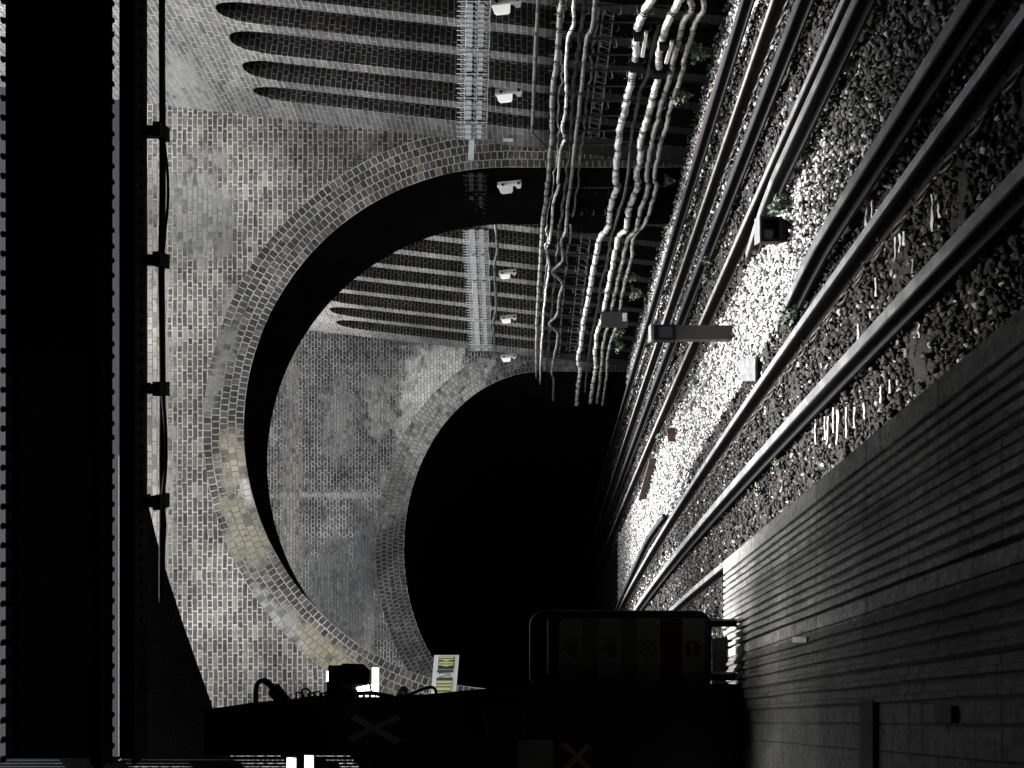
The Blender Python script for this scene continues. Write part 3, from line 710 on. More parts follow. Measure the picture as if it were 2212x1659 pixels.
# ------------------------------------------------------------------ cables and pipes along the ribbed wall
CLAMP = MB(); n = 10
for z0, z1 in ((-.022, -.012), (.012, .022)):
    CLAMP.prism([(1.13*math.cos(2*math.pi*k/n), 1.13*math.sin(2*math.pi*k/n)) for k in range(n)], z0, z1)
def wall_cable(label, pts, rad, mat, off_=.42, name='cable', clamp=None, ties=False, wob=0.004, bumpo=.17, cat='cable', grp='cables along the ribbed wall'):
    P3 = [W(x, y, off_ + bumpo*max(0, min(1, (y-345)/25, (515-y)/15))) for x, y in pts]
    if pts[0][1] <= 0: P3 = [P3[0]+Vector((.90*q, -2.1*q, .02*q)) for q in (1, .66, .33)] + P3
    if pts[-1][1] > 790 and pts[-1][1] < 845: P3 = P3 + [P3[-1]+Vector((-.9*q, 1.7*q, -.02*q)) for q in (.3, .65)]
    root = empty(name, P3[0], label, cat, grp)
    cm = catmull(P3, 6)
    for p in cm[1:-1]:
        p += Vector(((rnd.random()-.5)*wob, 0, (rnd.random()-.5)*wob*2))
    m = MB(); m.tube(cm, rad, 10); m.build('sheath', mat, root, smooth=True)
    if clamp:
        acc = 0; c0 = None
        for i in range(1, len(cm)-1):
            acc += (cm[i]-cm[i-1]).length
            if acc > clamp:
                acc = 0
                q = (cm[i+1]-cm[i-1]).to_track_quat('Z', 'Y').to_euler()
                if c0 is None:
                    mm = MB(); mm.v = [(a*rad, b*rad, c*1.0) for a, b, c in CLAMP.v]; mm.f = list(CLAMP.f); mm.uv = list(CLAMP.uv)
                    c0 = mm.build('clamp' if not ties else 'cable_tie', IRON, root, local=True); c0.location = cm[i]-P3[0]; c0.rotation_euler = q
                else: part_copy(c0, root, cm[i]-P3[0], q)
    return root
wall_cable('slim grey conduit running level below the bulkhead lamps before the archway', [(1164, -30), (1163, 0), (1155, 150), (1150, 285)], .028, CABLEG, .2, 'conduit', .32, cat='pipe')
wall_cable('slim grey conduit in the bay behind the archway', [(1075, 380), (1072, 415), (1070, 480), (1074, 540), (1068, 580), (1072, 660), (1066, 700), (1070, 755)], .026, CABLEG, .22, 'conduit', .4, cat='pipe')
wall_cable('uppermost grey cable bundle wrapped in dark ties', [(1215, -30), (1213, 0), (1205, 100), (1195, 200), (1192, 300), (1185, 380), (1180, 430), (1171, 500), (1165, 600), (1160, 700), (1158, 800), (1158, 850)], .038, CABLEG, .4, 'cable_bundle', .17, True, .012)
wall_cable('thin white cable hooked below the wrapped bundle', [(1241, -30), (1240, 0), (1238, 55), (1228, 80), (1222, 150), (1224, 200), (1220, 250), (1214, 275), (1220, 300), (1210, 325), (1205, 385), (1207, 405), (1195, 440), (1188, 520), (1178, 530), (1186, 570), (1182, 610), (1178, 640), (1172, 720), (1168, 790), (1166, 850)], .024, CABLEW, .44, 'cable', .5, False, .008)
wall_cable('kinked grey cable with sharp bends behind the archway', [(1290, -30), (1286, 0), (1279, 60), (1268, 85), (1260, 150), (1255, 200), (1246, 280), (1237, 360), (1226, 450), (1222, 500), (1212, 520), (1216, 560), (1200, 578), (1193, 588), (1215, 612), (1208, 640), (1203, 680), (1186, 700), (1205, 722), (1197, 770), (1192, 805), (1196, 820)], .030, CABLEG, .42, 'cable', .45, False, .006)
wall_cable('thick white pipe highest of the heavy ones, strapped with dark bands', [(1412, -20), (1408, 0), (1383, 41), (1375, 90), (1372, 136), (1361, 185), (1350, 237), (1339, 281), (1335, 322), (1329, 382), (1334, 405), (1318, 447), (1317, 475), (1309, 499), (1298, 510), (1290, 537), (1278, 602), (1271, 643), (1260, 698), (1255, 739), (1249, 782), (1254, 799), (1249, 830)], .052, CABLEBR, .4, 'heavy_cable', .33, wob=.014, bumpo=.05)
wall_cable('thin sooty zigzag cable between the two thick white pipes', [(1425, 50), (1408, 115), (1397, 169), (1384, 190), (1380, 218), (1370, 259), (1363, 308), (1356, 382), (1340, 450), (1320, 512), (1312, 561), (1296, 621), (1293, 651), (1285, 695), (1277, 728), (1271, 771), (1268, 800)], .026, CABLED, .36, 'cable', None, False, .012)
wall_cable('thick white pipe below the sooty zigzag cable', [(1472, -20), (1468, 0), (1446, 41), (1435, 76), (1424, 115), (1421, 164), (1408, 218), (1397, 259), (1386, 295), (1383, 341), (1375, 376), (1378, 401), (1362, 442), (1356, 466), (1353, 495), (1338, 510), (1328, 551), (1323, 580), (1312, 629), (1306, 662), (1298, 698), (1290, 719), (1285, 766), (1287, 795), (1281, 825)], .049, CABLEBR, .42, 'heavy_cable', .33, wob=.014, bumpo=.05)
wall_cable('medium pale cable sagging between metal cleats above the lowest', [(1490, -20), (1492, 0), (1494, 19), (1476, 49), (1468, 80), (1457, 117), (1448, 161), (1435, 204), (1421, 259), (1410, 300), (1402, 341), (1397, 382), (1400, 402), (1388, 442), (1383, 455), (1375, 493), (1356, 518), (1345, 564), (1334, 608), (1326, 646), (1317, 695), (1306, 728), (1301, 766), (1298, 799), (1296, 825)], .038, CABLEMID, .42, 'heavy_cable', .45, False, .012, bumpo=.05)
wall_cable('lowest sagging grey cable nearest to the ballast', [(1521, -20), (1519, 0), (1519, 22), (1503, 46), (1492, 82), (1481, 115), (1473, 158), (1462, 191), (1448, 232), (1440, 273), (1429, 300), (1421, 341), (1413, 382), (1418, 404), (1405, 447), (1394, 480), (1369, 512), (1364, 556), (1353, 597), (1342, 651), (1334, 698), (1320, 733), (1312, 771), (1311, 807), (1308, 830)], .033, CABLEMID, .42, 'heavy_cable', .45, False, .012, bumpo=.05)
wall_cable('thin dark drop wire from the grey conduit to the cable bundle', [(1150, 285), (1160, 297), (1175, 310), (1186, 325)], .008, IRON, .3, 'wire', cat='cable')

wall_cable('thin looping grey wire strung between the bundle and the white cable', [(1224, -20), (1218, 30), (1212, 60), (1206, 90), (1212, 130), (1214, 170), (1205, 230), (1207, 290), (1200, 350), (1192, 420), (1180, 490), (1184, 520), (1178, 590), (1173, 660), (1166, 740), (1162, 840)], .012, CABLEW, .36, 'wire', None, False, .02)
wall_cable('dark wavering cable midway between white cable and kinked cable', [(1262, -20), (1256, 60), (1247, 120), (1240, 180), (1236, 260), (1230, 330), (1222, 400), (1212, 470), (1205, 540), (1198, 610), (1190, 690), (1184, 770), (1180, 840)], .028, CABLED, .34, 'cable', .3, True, .02)
wall_cable('flat sooty cable strip under the kinked cable with white flecks', [(1296, -20), (1290, 60), (1280, 110), (1272, 200), (1262, 280), (1252, 360), (1240, 450), (1230, 520), (1222, 600), (1214, 690), (1206, 780)], .018, CABLEG, .30, 'cable', .22, True, .025)
# dark brackets behind the cables
hk = [None, None]
ys = [12, 48, 84, 118, 152, 186, 218, 250, 282, 312, 345, 405, 450, 505, 528, 551, 574, 597, 620, 642, 664, 685, 706, 726, 746, 764]
for i, y in enumerate(ys):
    sh = (1155-1165)*0
    a = W(1190 - .04*y, y, .33); b = W(1505 - .235*y, y, .33)
    root = empty('cable_bracket', b, 'dark steel upright with hooks that carries the wall cables', 'bracket', 'brackets holding the wall cables')
    m = MB(); m.tube([a, b], .016, 4)
    m.build('upright', IRON2, root)
    for q in range(9):
        t = (q+.4)/9; p = a.lerp(b, t)-b
        if hk[i % 2] is None:
            m = MB(); m.tube([(0, 0, 0), (-.12, -.03, -.01), (-.125, -.03, .035)], .008, 5); hk[i % 2] = m.build('hook', IRON2 if i % 2 else CABLEG, root, local=True); hk[i % 2].location = p
        else: part_copy(hk[i % 2], root, p)

# ladder-like cable runs low on the wall
def ladder(label, pa, pb, n):
    A = [W(x, y, .30) for x, y in pa]; B = [W(x, y, .30) for x, y in pb]
    root = empty('cable_ladder', A[0], label, 'cable ladder', 'ladder racks on the wall')
    for q in (A, B):
        m = MB(); m.tube(q, .012, 6); m.build('side_rail', CABLEG, root)
    r0 = None
    for i in range(n):
        t = (i+.5)/n; a = A[0].lerp(A[1], t); b = B[0].lerp(B[1], t); m = MB()
        m.tube([a, b, b+Vector((-.03, 0, .05))], .009, 5); m.build('rung', CABLEG, root)
ladder('thin grey ladder rack under the kinked cable before the archway', [(1304, 20), (1271, 290)], [(1326, 30), (1293, 295)], 22)
ladder('thin grey ladder rack in the bay behind the archway', [(1257, 501), (1230, 760)], [(1276, 507), (1246, 760)], 26)

# ------------------------------------------------------------------ pale hanger racks above the lamps
def rack(label, ya, yb, n, xs, fade=1.0, mat=GALV):
    def X(i, y): t = (y-ya)/(yb-ya); return xs[0][i]+(xs[1][i]-xs[0][i])*t
    root = empty('cable_rack', W(X(3, ya), ya, .3), label, 'cable rack', 'hanger racks on the wall')
    nr = 24
    for i in (1, 3, 5):
        m = MB(); m.tube([W(X(i, ya+(yb-ya)*k/nr)+math.sin(k*1.3)*.9, ya+(yb-ya)*k/nr, .26) for k in range(nr+1)], .008, 5); m.build('rail', mat, root)
    k3 = 0
    for k in range(n):
        y = ya+(yb-ya)*(k+.5)/n; dy = (yb-ya)/n
        m = MB(); jit = rnd.uniform(-1.5, 1.5)
        m.tube([W(X(0, y)+jit, y, .31), W(X(5, y)+jit*.3, y+dy*.1, .31)], .008, 5)
        for i, j in ((.45, 1), (2.45, 3), (4.25, 5)):
            x0 = X(int(i), y)+(X(int(i)+1, y)-X(int(i), y))*(i-int(i)); x1 = X(j, y)
            m.tube([W(x0, y+dy*.25, .40), W(x0+1, y+dy*.5, .38), W(x1-1, y+dy*.55, .36)], .0105, 5)
        m.build('bracket', mat, root)
        if k % 5 == 4 and rnd.random() < .6: continue
        for a_, b_ in ((1.12, 1.95), (3.12, 3.98)):
            m = MB()
            x0 = X(int(a_), y)+(X(int(a_)+1, y)-X(int(a_), y))*(a_-int(a_)); x1 = X(int(b_), y)+(X(int(b_)+1, y)-X(int(b_), y))*(b_-int(b_))
            q = [W(x0, y-dy*.42, .34), W(x1, y-dy*.40, .34), W(x1, y+dy*.36, .34), W(x0, y+dy*.40, .34)]
            m.hull([p+Vector((.012, .005, 0)) for p in q], [p+Vector((-.012, -.005, 0)) for p in q])
            m.build('clip_plate', mat, root)
    return root
XS1 = ([988, 1006, 1022, 1034, 1046, 1059], [988, 1004, 1020, 1030, 1042, 1053])
rack('pale steel rack of pegs and plates before the archway', -96, 300, 38, ([988.5, 1009, 1024, 1036.5, 1049, 1062.5], [986, 1003, 1018, 1029, 1040, 1051]))
rack('smaller pale steel rack of pegs in the bay behind the archway', 496, 758, 46, ([998, 1014, 1026, 1035, 1045, 1054], [1014, 1028, 1038, 1046, 1054, 1062]))
ARCHOFF = .26
rack('unlit peg rack in shadow under the archway', 374, 490, 12, ([1000, 1012, 1024, 1032, 1042, 1050], [998, 1012, 1024, 1033, 1043, 1052]), mat=IRON2)
ARCHOFF = 0.0
m = MB(); q = [W(1013, 300, .33), W(1025, 300, .33), W(1023, 343, .33), W(1011, 343, .33)]
m.hull(q, [p+Vector((-.03, -.01, 0)) for p in q]); tag(m.build('cover_plate', GALV), 'plain pale plate at the end of the peg rack', 'plate')

# ------------------------------------------------------------------ bulkhead lamps (white fittings, faint glow added to all diffusers but one)
def bulkhead(first):
    root = empty('bulkhead_lamp', (0, 0, 0), '', 'lamp', 'white bulkhead lamps on the ribbed wall')
    m = MB(); m.box(-.055, 0, -.05, .05, -.225, .225); m.build('mounting_bar', GALV, root, local=True)
    for z in (.13, -.17):
        m = MB(); m.tube([(-.05, -.055, z), (-.05, -.085, z)], .026, 8); m.build('screw_knob', IRON, root, local=True)
    m = MB(); pl = [(-.055, -.05), (-.055, .05), (-.085, .06), (-.1, .05), (-.1, -.05), (-.085, -.06)]
    m.prism(pl, -.225, .235); m.build('body', WHITEP, root, local=True)
    m = MB(); a = [(-.10, -.05, -.06), (-.10, .05, -.06), (-.10, .05, .215), (-.10, -.05, .215)]
    b = [(-.20, -.045, -.045), (-.20, .045, -.045), (-.20, .045, .185), (-.20, -.045, .185)]
    c = [(-.225, -.03, -.02), (-.225, .03, -.02), (-.225, .03, .15), (-.225, -.03, .15)]
    m.hull(a, b); m.hull(b, c); m.build('diffuser', LENS, root, local=True)
    m = MB(); m.hull([(-.10, -.04, -.22), (-.10, .04, -.22), (-.10, .04, -.10), (-.10, -.04, -.10)], [(-.155, -.03, -.20), (-.155, .03, -.20), (-.155, .03, -.14), (-.155, -.03, -.14)])
    m.build('gland_block', WHITEP, root, local=True)
    return root
L0 = bulkhead(True)
lamps = [(1098, 190, .13, 'second white bulkhead lamp, midway along the wall before the archway', 1), (1092, -6, .13, 'white bulkhead lamp cut by the picture edge beside the peg rack', 1), (1100, 391, .55, 'shaded white bulkhead lamp inside the archway', 1),
         (1096, 583, .13, 'white bulkhead lamp first behind the archway', .93), (1098, 681, .13, 'white bulkhead lamp halfway between archway and tunnel', .95), (1098, 765, .20, 'white bulkhead lamp beside the tunnel mouth arch', 1)]
for i, (x, y, of, lb, s) in enumerate(lamps):
    o = L0 if i == 0 else copy_tree(L0)
    o.location = W(x, y, of); o.rotation_euler = (0, -.10, -.30); s *= .88; o.scale = (s, s, s); o['label'] = lb
    if i == 2:
        for ch in o.children:
            if ch.name.startswith('diffuser'): ch.data = ch.data.copy(); ch.data.materials[0] = LENSOFF
m = MB(); p = W(1098, 301, .06); m.hull([p+Vector((0, -.05, -.08)), p+Vector((0, .05, -.08)), p+Vector((0, .05, .08)), p+Vector((0, -.05, .08))], [p+Vector((-.02, -.05, -.08)), p+Vector((-.02, .05, -.08)), p+Vector((-.02, .05, .08)), p+Vector((-.02, -.05, .08))])
tag(m.build('name_plate', WHITEP), 'small white plate on the wall end above the archway corner', 'plate')
for lb, y0, y1, xs_, sx in (('dark splice clamp with pale strap on the uppermost thick white pipe', 58, 126, (1381, 1372), 15), ('dark splice clamp with pale strap on the second thick white pipe', 78, 140, (1436, 1422), 16)):
    root = empty('splice_clamp', W(xs_[0], y0, .5), lb, 'clamp')
    for ya, xa in ((y0, xs_[0]), (y1, xs_[1])):
        a = [W(xa-13, ya-6, .33), W(xa+16, ya-6, .33), W(xa+16, ya+6, .33), W(xa-13, ya+6, .33)]
        m = MB(); m.hull(a, [q+Vector((-.18, -.05, 0)) for q in a]); m.build('collar', IRON, root)
    a = [W(xs_[0]+sx-3, y0+8, .5), W(xs_[0]+sx+4, y0+8, .5), W(xs_[1]+sx+4, y1-6, .5), W(xs_[1]+sx-3, y1-6, .5)]
    m = MB(); m.hull(a, [q+Vector((-.03, -.01, 0)) for q in a]); m.build('strap', CABLEW, root)
# junction box over the cables
root = empty('junction_box', W(1355, 684, .55), 'grey junction box strapped across the white pipes', 'box')
a = [W(1298, 673, .52), W(1356, 673, .52), W(1356, 695, .52), W(1298, 695, .52)]
m = MB(); m.hull(a, [q+Vector((-.14, -.05, 0)) for q in a]); m.build('body', IRON2, root)
a = [W(1345, 676, .66), W(1354, 676, .66), W(1354, 692, .66), W(1345, 692, .66)]
m = MB(); m.hull(a, [q+Vector((-.02, -.01, 0)) for q in a]); m.build('end_plate', PALEBOX, root)

# ------------------------------------------------------------------ objects on the ballast
GZ = -.15
def gpt(x, y):
    Y = (CAMH-GZ)*F/(x-HOR); return P(x, y, Y)
# post with square head
b = gpt(1583, 720); s = F/b.y
root = empty('marker_post', (b.x, b.y, GZ), 'square grey-brown post with a dark window in its head', 'post')
h = (1583-1405)/s; hw = 17.5/s; rz = .12
def rotbox(mb, cx, cy, hx, hy, z0, z1, rz):
    c, sn = math.cos(rz), math.sin(rz)
    mb.prism([(cx+c*u-sn*v, cy+sn*u+c*v) for u, v in ((-hx, -hy), (hx, -hy), (hx, hy), (-hx, hy))], z0, z1)
m = MB(); rotbox(m, b.x, b.y+.06, hw*.88, hw*.9, GZ-.05, GZ+h-.31, rz); m.build('shaft', POSTM, root)
m = MB(); rotbox(m, b.x, b.y+.06, hw*.96, hw*.98, GZ+h-.31, GZ+h-.035, rz); m.build('head', BOXM, root)
m = MB(); rotbox(m, b.x, b.y+.06, hw*1.05, hw*1.08, GZ+h-.035, GZ+h, rz); m.build('cap', CABLEG, root)
m = MB(); c, sn = math.cos(rz), math.sin(rz); yy = -hw*.98-.004
def rp(u, v, z): return (b.x+c*u-sn*v, b.y+.06+sn*u+c*v, z)
m.hull([rp(-.065, yy, GZ+h-.26), rp(.065, yy, GZ+h-.26), rp(.065, yy, GZ+h-.10), rp(-.065, yy, GZ+h-.10)], [rp(-.065, yy+.01, GZ+h-.26), rp(.065, yy+.01, GZ+h-.26), rp(.065, yy+.01, GZ+h-.10), rp(-.065, yy+.01, GZ+h-.10)])
m.build('window', GLASSD, root)
# black lamp box between the tracks
b = gpt(1708, 497); s = F/b.y
root = empty('signal_box', (b.x, b.y, GZ), 'low black box with an open dark face and pale top edge on the ballast', 'signal lamp')
h = (1708-1640)/s; hw = 27/s
m = MB(); m.hull([(b.x-hw*.8, b.y, GZ), (b.x+hw*.55, b.y, GZ), (b.x+hw*.55, b.y+.08, GZ), (b.x-hw*.8, b.y+.08, GZ)], [(b.x-hw, b.y-.03, GZ+h*.33), (b.x+hw, b.y-.03, GZ+h*.33), (b.x+hw, b.y+.13, GZ+h*.33), (b.x-hw, b.y+.13, GZ+h*.33)]); m.build('base', BOXM, root)
m = MB()
for (x0, x1, z0, z1) in ((-1, -.8, .33, 1), (.8, 1, .33, 1), (-.8, .8, .33, .42), (-.8, .8, .9, 1)):
    m.box(b.x+x0*hw, b.x+x1*hw, b.y-.05, b.y+.10, GZ+h*z0+.001, GZ+h*z1)
m.box(b.x-hw*.8, b.x+hw*.8, b.y+.07, b.y+.10, GZ+h*.42, GZ+h*.9); m.build('housing', BOXM, root)
m = MB(); m.box(b.x-hw*.62, b.x+hw*.1, b.y+.04, b.y+.05, GZ+h*.42, GZ+h*.8); m.build('lens', GLASSD, root)
m = MB(); m.box(b.x-hw*1.06, b.x+hw*1.06, b.y-.06, b.y+.11, GZ+h, GZ+h+.014); m.build('lid', CABLEG, root)
sp0 = None  # thin pale strips laid across the near track
for (x, ya, yb) in ((1884, 425, 500), (1897, 432, 470), (1908, 452, 520), (1958, 505, 545), (1948, 512, 560), (1968, 500, 530), (1905, 600, 640), (2030, 420, 500), (2044, 440, 470), (1988, 560, 590), (2010, 590, 640), (1840, 880, 945), (1822, 885, 960), (1812, 880, 935), (1800, 900, 960), (1792, 900, 950), (1860, 880, 925), (1880, 870, 905), (1866, 700, 740), (2000, 700, 730), (1772, 905, 960), (1936, 820, 850), (1915, 835, 870)):
    p, q = gpt(x, ya), gpt(x+rnd.uniform(-2, 2), yb); L = (q-p).length
    m = MB(); n_ = 5; rr = [rnd.uniform(.006, .016) for _ in range(n_+1)]
    pts = [p.lerp(q, i/n_)+Vector((0, 0, .035+rnd.uniform(-.006, .006))) for i in range(n_+1)]
    m.hull([(c.x, c.y-r, c.z) for c, r in zip(pts, rr)]+[(c.x, c.y+r, c.z) for c, r in list(zip(pts, rr))[::-1]], [(c.x, c.y-r, c.z+.012) for c, r in zip(pts, rr)]+[(c.x, c.y+r, c.z+.012) for c, r in list(zip(pts, rr))[::-1]])
    tag(m.build('pale_strip', CABLEW), 'thin pale strip lying across the near track on dark ballast', 'thin_strip', 'pale strips across the near track')
# small cabinet by the shiny rail
b = gpt(1645, 797); s = F/b.y
root = empty('equipment_box', (b.x, b.y, GZ), 'small box with a streaked pale lid beside the shiny rail', 'box')
m = MB(); m.box(b.x-.14, b.x+.12, b.y-.02, b.y+.25, GZ-.05, GZ+.05); m.build('body', BOXM, root)
m = MB(); m.hull([(b.x-.13, b.y-.04, GZ+.055), (b.x+.12, b.y-.04, GZ+.055), (b.x+.12, b.y+.26, GZ+.14), (b.x-.13, b.y+.26, GZ+.14)], [(b.x-.13, b.y-.04, GZ+.08), (b.x+.12, b.y-.04, GZ+.08), (b.x+.12, b.y+.26, GZ+.165), (b.x-.13, b.y+.26, GZ+.165)]); m.build('lid', mat_plain('streaked_lid', (.11, .115, .12), .6, var=.6, scale=11), root)
# loose cables, boards
def loose(label, pts, r, mat, name='cable', cat='cable', dz=.02):
    m = MB(); m.tube(catmull([gpt(x, y)+Vector((0, 0, dz)) for x, y in pts], 5), r, 7); return tag(m.build(name, mat, smooth=True), label, cat)
loose('loose dark rod lying on the bright ballast nearer to the post', [(1549, 740), (1528, 778), (1504, 818), (1480, 869)], .028, CABLED, 'loose_rod', 'rod')
loose('loose dark rod lying parallel on the bright ballast, nearer to the rails', [(1557, 783), (1524, 834), (1484, 890)], .026, CABLED, 'loose_rod', 'rod')
loose('thin black cable crossing from rail to rail by the dark ballast', [(1900, 385), (1915, 400), (1935, 405)], .012, CABLEG)
b = gpt(1463, 938); m = MB(); m.hull([b+Vector((-.13, 0, -.02)), b+Vector((.1, .03, -.02)), b+Vector((.12, .08, -.02)), b+Vector((-.12, .08, -.02))], [b+Vector((-.13, .02, .15)), b+Vector((.1, .05, .17)), b+Vector((.1, .09, .17)), b+Vector((-.13, .07, .15))])
tag(m.build('timber_board', PLANK), 'short brown board upright on the ballast below the archway', 'board')
b0 = gpt(1421, 990); b1 = gpt(1398, 1075)
m = MB(); m.hull([b0+Vector((.03, 0, 0)), b1+Vector((.03, 0, 0)), b1+Vector((-.03, 0, 0)), b0+Vector((-.03, 0, 0))], [b0+Vector((-.02, 0, .17)), b1+Vector((-.02, 0, .19)), b1+Vector((-.06, 0, .19)), b0+Vector((-.06, 0, .17))])
tag(m.build('timber_board', PLANK), 'long brown board standing along the dark conductor rail near the tunnel', 'board')
# plank along the outer conductor rail
m = MB(); A = [(1568, 101), (1540, 180), (1512, 262)]
for (xa, ya), (xb, yb) in ((A[0], A[2]),):
    p, q = P(xa, ya, 8.9), P(xb, yb, 10.3)
    p = Vector((7.62-.405*9.0, 9.0, -.02)); q = Vector((7.62-.405*10.9, 10.9, -.02))
    d = Vector((.075, .03, 0)); m.hull([p-d, q-d, q+d, p+d], [v+Vector((0, 0, .04)) for v in (p-d, q-d, q+d, p+d)])
    m.hull([p-d*.4+Vector((0, .1, -.14)), p-d*.4+Vector((0, .25, -.14)), p+d*.4+Vector((0, .25, -.14)), p+d*.4+Vector((0, .1, -.14))], [p-d*.4+Vector((0, .1, 0)), p-d*.4+Vector((0, .25, 0)), p+d*.4+Vector((0, .25, 0)), p+d*.4+Vector((0, .1, 0))])
tag(m.build('guard_plank', PLANK), 'brown guard plank with rusty end beside the wall-side conductor rail', 'plank')
p = Vector((7.66-.405*11.2, 11.2, -.06)); q = Vector((7.62-.405*15.5, 15.5, -.06)); m = MB()
m.hull([p-d, q-d, q+d, p+d], [v+Vector((0, 0, .04)) for v in (p-d, q-d, q+d, p+d)])
tag(m.build('guard_plank', PLANK), 'longer dark guard plank running on under the archway by the wall', 'plank')

# ------------------------------------------------------------------ weeds
def weed(x, y, w_, h_, label, nl=120):
    b = gpt(x, y)
    if b.x > wall_base(b.y)-.25: b = W(x, y, .38)
    root = empty('weed', (b.x, b.y, min(b.z, GZ+.35)), label, 'plant', 'weeds growing on the ballast')
    m = MB(); m2 = MB()
    for i in range(7):
        t = Vector((rnd.gauss(0, w_*.4), rnd.gauss(0, w_*.4), h_*rnd.uniform(.6, 1))); m2.tube([(0, 0, 0), t*.5+Vector((0, 0, .02)), t], .004, 4)
        for k in range(nl//7):
            q = t*rnd.uniform(.25, 1.05)+Vector((rnd.gauss(0, w_*.16), rnd.gauss(0, w_*.16), rnd.gauss(0, h_*.08)))
            a = Vector((rnd.gauss(0, 1), rnd.gauss(0, 1), rnd.gauss(0, .6))).normalized(); c_ = a.cross(Vector((rnd.gauss(0, 1), rnd.gauss(0, 1), 1))).normalized()
            s_ = rnd.uniform(.016, .034)
            m.quad(q-a*s_, q+c_*s_*.5, q+a*s_, q-c_*s_*.5)
    m2.build('stem', LEAF, root, local=True); m.build('leaves', LEAF, root, local=True)
weed(1500, 205, .16, .40, 'spindly weed between the lowest cable and the guard plank', 170)
weed(1535, 120, .12, .28, 'small weed by the near end of the guard plank', 120)
weed(1462, 392, .13, .26, 'weed at the foot of the archway jamb', 130)
weed(1385, 600, .22, .40, 'leafy weed against the wall first behind the archway', 260)
weed(1388, 632, .20, .32, 'leafy weed below the junction box cables', 220)
weed(1352, 715, .22, .40, 'green weed at the wall nearest to the tunnel mouth', 240)
weed(1350, 745, .18, .30, 'low green weed on the white ballast by the tunnel corner', 180)
weed(1710, 440, .19, .24, 'weed just before the low black box', 300)
weed(1688, 455, .1, .12, 'tiny weed touching the low black box', 110)
weed(1545, 560, .18, .20, 'weed in the far track opposite the post', 150)
weed(1535, 600, .10, .12, 'small weed in the far track nearer to the post', 100)
weed(1728, 672, .16, .20, 'weed beside the ramped end of the pale conductor rail', 150)
weed(1510, 828, .12, .10, 'sparse weed beside the loose rods', 90)
weed(1752, 330, .07, .08, 'tiny weed by the pale conductor rail on the darker ballast', 60)
weed(1692, 1005, .08, .10, 'tiny weed beside the mid-track conductor rail', 70)
weed(1648, 1062, .08, .09, 'small weed close to the platform edge', 70)
weed(1430, 945, .12, .12, 'small pale weed behind the short brown board', 80)
weed(1548, 1335, .22, .30, 'bushy weed between sign and platform end', 220)

# ------------------------------------------------------------------ platform end: partition, signs, boxes
PY = 4.9
NOTW = mat_plain('shaded_notice', (.13, .13, .125), .7, var=.2, spec=.1); NOTR = mat_plain('shaded_red_notice', (.05, .009, .011), .7, var=.2, spec=.1)  # notice colours darkened, the shade under the deck is put into them
pp = [(440, 1533), (550, 1517), (640, 1509), (800, 1506), (925, 1499), (1060, 1486), (1140, 1482), (1160, 1470), (1614, 1478), (1614, 1760), (820, 1760), (800, 1632), (440, 1632)]
m = MB(); m.hull([P(x, y, PY) for x, y in pp], [P(x, y, PY)+Vector((-.05, .12, 0)) for x, y in pp])
part = tag(m.build('partition', BOXM), 'tall black partition closing the platform end beside the sign', 'partition')
def flat(name, mat, pts, Y, parent=None, th=.012, label=None, cat=None):
    mm = MB(); mm.hull([P(x, y, Y-th) for x, y in pts], [P(x, y, Y-.0005) for x, y in pts]); o = mm.build(name, mat, parent)
    if label: tag(o, label, cat)
    return o
root = empty('tape_cross', P(810, 1575, PY), 'dim pale cross of tape on the black partition', 'tape mark')
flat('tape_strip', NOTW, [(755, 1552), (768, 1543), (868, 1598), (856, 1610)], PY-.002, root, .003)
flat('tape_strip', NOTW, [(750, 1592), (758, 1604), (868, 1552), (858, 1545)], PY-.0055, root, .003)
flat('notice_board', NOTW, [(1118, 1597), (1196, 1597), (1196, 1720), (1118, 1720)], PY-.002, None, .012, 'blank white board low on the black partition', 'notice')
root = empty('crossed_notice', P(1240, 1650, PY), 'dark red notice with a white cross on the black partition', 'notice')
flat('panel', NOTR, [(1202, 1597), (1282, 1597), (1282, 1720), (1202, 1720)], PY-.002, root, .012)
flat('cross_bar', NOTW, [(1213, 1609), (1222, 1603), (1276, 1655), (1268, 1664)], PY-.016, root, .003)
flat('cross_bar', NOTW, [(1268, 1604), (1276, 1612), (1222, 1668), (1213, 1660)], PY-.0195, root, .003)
o = flat('grey_cabinet', IRON2, [(1040, 1527), (1137, 1527), (1137, 1600), (1052, 1600)], PY-.002, None, .1, 'dim grey cabinet on the partition above the white board', 'cabinet')
flat('socket_plate', PALEBOX, [(705, 1648), (732, 1643), (736, 1700), (708, 1700)], PY-.8, None, .02, 'pale plate with two dark holes at the picture edge', 'plate')
for i in range(2):
    x = 715+i*9
    flat('hole', IRON, [(x-2.6, 1650-i), (x+2.6, 1650-i), (x+2.6, 1656-i), (x-2.6, 1656-i)], PY-.83, bpy.data.objects['socket_plate'], .004)
# two lit lamps far down the side
for i, (x0, x1, y0, lb) in enumerate(((620, 639, 1637, 'lit white lamp panel at the picture edge, upper of two'), (658, 677, 1632, 'lit white lamp panel at the picture edge, lower of two'))):
    root = empty('lamp_panel', P((x0+x1)/2, 1655, PY-.6), lb, 'lamp', 'lit lamp panels')
    flat('lit_face', LAMP, [(x0, y0), (x1, y0+1), (x1, 1690), (x0, 1690)], PY-.6, root, .03)
    flat('back_box', IRON, [(x0-2, y0-3), (x1+2, y0-2), (x1+2, 1692), (x0-2, 1692)], PY-.598, root, -.05)

